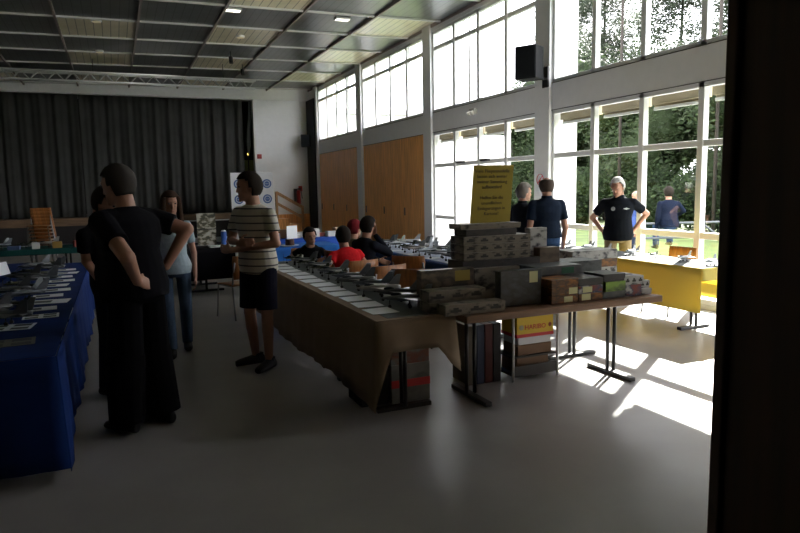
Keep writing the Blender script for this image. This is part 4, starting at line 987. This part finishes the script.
# truss
t = thing('lighting_truss', 'silver lattice truss hanging under the ceiling before the stage', 'truss', (0, 19.6, 4.70))
TM = mat('truss_alu', (.62, .63, .63), .4, .3)
for y, z in ((-.12, .12), (.12, .12), (0, -.10)): MB().cyl((-5.6, y, z), (4.0, y, z), .032).build('chord', TM, t, smooth=True)
for k in range(24):
    x = -5.6 + k * .4; g = MB()
    for y in (-.12, .12): g.cyl((x, y, .12), (x + .2, 0, -.10), .011, n=6); g.cyl((x + .2, 0, -.10), (x + .4, y, .12), .011, n=6)
    g.build('lattice', TM, t)
for x in (-4.2, -.3, 3.1): MB().cyl((x, 0, .10), (x, 0, .57), .012).build('hanger', BLACKM, t)
for k, (x, y) in enumerate(((2.41, 13.65), (4.74, 13.75))):
    t = thing('ceiling_light_spot', 'recessed square ceiling light, %s' % ('above the aisle' if k == 0 else 'in the panel row nearer the windows'), 'ceiling light', (x, y, cz(x)))
    box(-.16, .16, -.10, .10, -.005, .03).build('frame', FRAME, t); box(-.14, .14, -.08, .08, -.012, -.004).build('diffuser', mat('lamp_diff', (1, .93, .82), .5, emit=1.3), t)
for k, (x, y) in enumerate(((-.1, 15.2), (-.1, 18.4), (2.95, 15.9))):  # weakly glowing discs stand in for faint ceiling glimmers
    t = thing('ceiling_light_spot', 'round disc glowing for a faint glimmer in a cream panel, %s toward the stage' % ORD[k], 'ceiling light', (x, y, cz(x)))
    MB().cyl((0, 0, -.02), (0, 0, .03), .10, n=20).build('ring', FRAME, t); MB().cyl((0, 0, -.026), (0, 0, -.019), .08, n=20).build('diffuser', mat('glimmer_glow', (1, .85, .6), .5, emit=.12), t)
# projector-like spots hanging
for k, (x, y) in enumerate(((3.0, 17.6), (3.6, 19.3))):
    t = thing('spotlight', 'small black spotlight hanging by the truss, %s' % ('in front of it' if k == 0 else 'at its end'), 'spotlight', (x, y, cz(x) - .06))
    MB().cyl((0, 0, -.10), (0, 0, .06), .012).build('stem', BLACKM, t); MB().cyl((0, -.02, -.24), (0, .02, -.08), .05, .055, 14).build('can', BLACKM, t)
# speakers
def speaker(label, loc, rz, w_, d_, h_):
    t = thing('loudspeaker', label, 'loudspeaker', loc, math.radians(rz))
    box(-w_ / 2, w_ / 2, -d_ / 2, d_ / 2, -h_ / 2, h_ / 2).build('cabinet', mat('cabinet_black', (.008, .009, .010), .6, spec=.12), t, bevel=.012)
    box(-w_ / 2 + .02, w_ / 2 - .02, -d_ / 2 - .008, -d_ / 2, -h_ / 2 + .02, h_ / 2 - .02).build('grille', mat('grille_black', (.014, .016, .018), .8, spec=.1), t)
    return t
t = speaker('black loudspeaker on a wall arm between the two nearer window bays', (6.50, 9.36, 3.66), -60, .38, .32, .54)
g = MB(); g.bar((.02, .16, -.20), (.22, .26, -.25), .03).build('arm', BLACKM, t); 
box(6.82, 6.85, 9.28, 9.44, 3.28, 3.62).build('wall_plate', BLACKM).parent = t
o = [c for c in t.children if c.name.startswith('wall_plate')][0]; o.matrix_parent_inverse = (Matrix.Translation((6.50, 9.36, 3.66)) @ Matrix.Rotation(math.radians(-60), 4, 'Z')).inverted()
MB().bar((6.62, 9.38, 3.42), (6.84, 9.37, 3.42), .03).build('bracket', BLACKM).parent = t
o = [c for c in t.children if c.name.startswith('bracket')][0]; o.matrix_parent_inverse = (Matrix.Translation((6.50, 9.36, 3.66)) @ Matrix.Rotation(math.radians(-60), 4, 'Z')).inverted()
t = speaker('black loudspeaker high in the corner beside the white stage wall', (6.62, 23.7, 3.42), -25, .32, .30, .44)
box(.10, .24, .10, .16, -.05, .05).build('bracket', BLACKM, t)
# emergency floodlight on spandrel
t = thing('emergency_light', 'small twin emergency light on the wall above the doors', 'lamp', (W, 11.84, 3.16))
box(-.09, 0, -.10, .10, -.06, .06).build('housing', mat('lamp_house', (.45, .45, .43), .5), t, bevel=.01)
for y in (-.06, .06): MB().cyl((-.13, y, -.05), (-.08, y, -.01), .05, .035, 14).build('lamp_head', mat('lamp_head', (.6, .58, .5), .3), t, smooth=False)
# prohibition sign on the column
t = thing('wall_sign', 'white sign with red ring on the column behind the navy polo', 'sign', (W - .055, 9.50, 1.70))
box(-.004, .004, -.13, .13, -.17, .17).build('plate', PAPER, t)
g = MB(); n = 24
for k in range(n):
    a, b = 2 * math.pi * k / n, 2 * math.pi * (k + 1) / n; g.bar((-.006, .095 * math.cos(a), .03 + .095 * math.sin(a)), (-.006, .095 * math.cos(b), .03 + .095 * math.sin(b)), .02, .005)
g.bar((-.006, -.065, .095), (-.006, .065, -.035), .02, .005)
g.build('red_ring', mat('sign_red', (.55, .03, .03), .6), t)
# white wall: alarm, extinguisher
tag(box(-.08, .08, -.05, 0, -.08, .08).build('fire_alarm', mat('alarm_red', (.50, .06, .06), .5), loc=(4.98, STY, 2.87), bevel=.008), 'small red fire alarm box on the white stage wall', 'alarm')
t = thing('fire_extinguisher', 'red fire extinguisher hanging on the white wall by the stage stairs', 'fire extinguisher', (6.36, STY - .16, 1.05))
MB().capsule((0, 0, .09), (0, 0, .50), .085, .075, 16).build('cylinder', mat('ext_red', (.42, .02, .02), .35), t, smooth=True)
box(-.02, .10, -.02, .02, .58, .64).build('valve', BLACKM, t); MB().bar((.09, 0, .6), (.13, -.02, .25), .025).build('hose', BLACKM, t)
box(-.16, -.02, .05, .10, .10, .62).build('bracket', BLACKM, t)
box(.03, .17, .085, .095, .52, .72).build('red_marker', mat('ext_red', (.42, .02, .02), .35), t)
# stage stairs with oak handrail
t = thing('stage_stairs', 'wooden stairs with oak handrail climbing to the stage', 'stairs', (5.64, STY - .62, 0))
for k in range(4): box(-.85, .95 - .42 * k, -.48, .44, .2 * k, .2 * (k + 1)).build('step', PANELWOOD, t, bevel=.004)
g = MB(); g.bar((-.34, -.47, 1.55), (.60, -.47, 1.0), .06, .10); g.build('handrail', OAK, t); MB().bar((-.34, -.47, 1.17), (.60, -.47, .62), .05, .09).build('lower_rail', OAK, t)
for x, z0, z1 in ((.60, 0, 1.05), (-.34, .6, 1.58)): box(x - .04, x + .04, -.51, -.43, z0, z1).build('post', OAK, t, bevel=.004)
# banner with round emblems
t = thing('rollup_banner', 'white roll-up banner with blue round emblems behind the striped man', 'banner', (3.76, 19.5, 0))
box(-.62, .62, -.004, .004, .08, 2.16).build('sheet', mat('banner_white', (.72, .74, .78), .6), t); box(-.64, .64, -.10, .10, 0, .08).build('foot', TM, t)
eb = mat('emblem_blue', (.04, .10, .30), .6); el = mat('emblem_pale', (.45, .5, .62), .6)
for r_ in range(4):
    for c_ in range(3):
        x, z = -.40 + .42 * c_, 1.83 - .45 * r_
        e = MB().cyl((x, -.0045, z), (x, -.007, z), .135, n=24).build('emblem', eb, t); MB().cyl((x, -.0075, z), (x, -.009, z), .098, n=24).build('inner_ring', el, e); MB().cyl((x, -.0092, z), (x, -.0105, z), .07, n=24).build('centre_disc', eb, e)
        MB().bar((x - .05, -.011, z), (x + .05, -.011, z), .002, .012).build('bar', el, e)
# low shelf and white ledge near the stage
tag(box(-1.05, 1.05, -.16, .16, 0, .03).build('ledge_board', mat('ledge_white', (.40, .41, .41), .6), loc=(3.2, STY - .32, .60)), 'pale board along the stage front behind the striped man', 'board')
for x in (-.9, .9): box(x - .03, x + .03, -.03, .03, -.60, 0).build('leg', BLACKM, bpy.data.objects['ledge_board'])
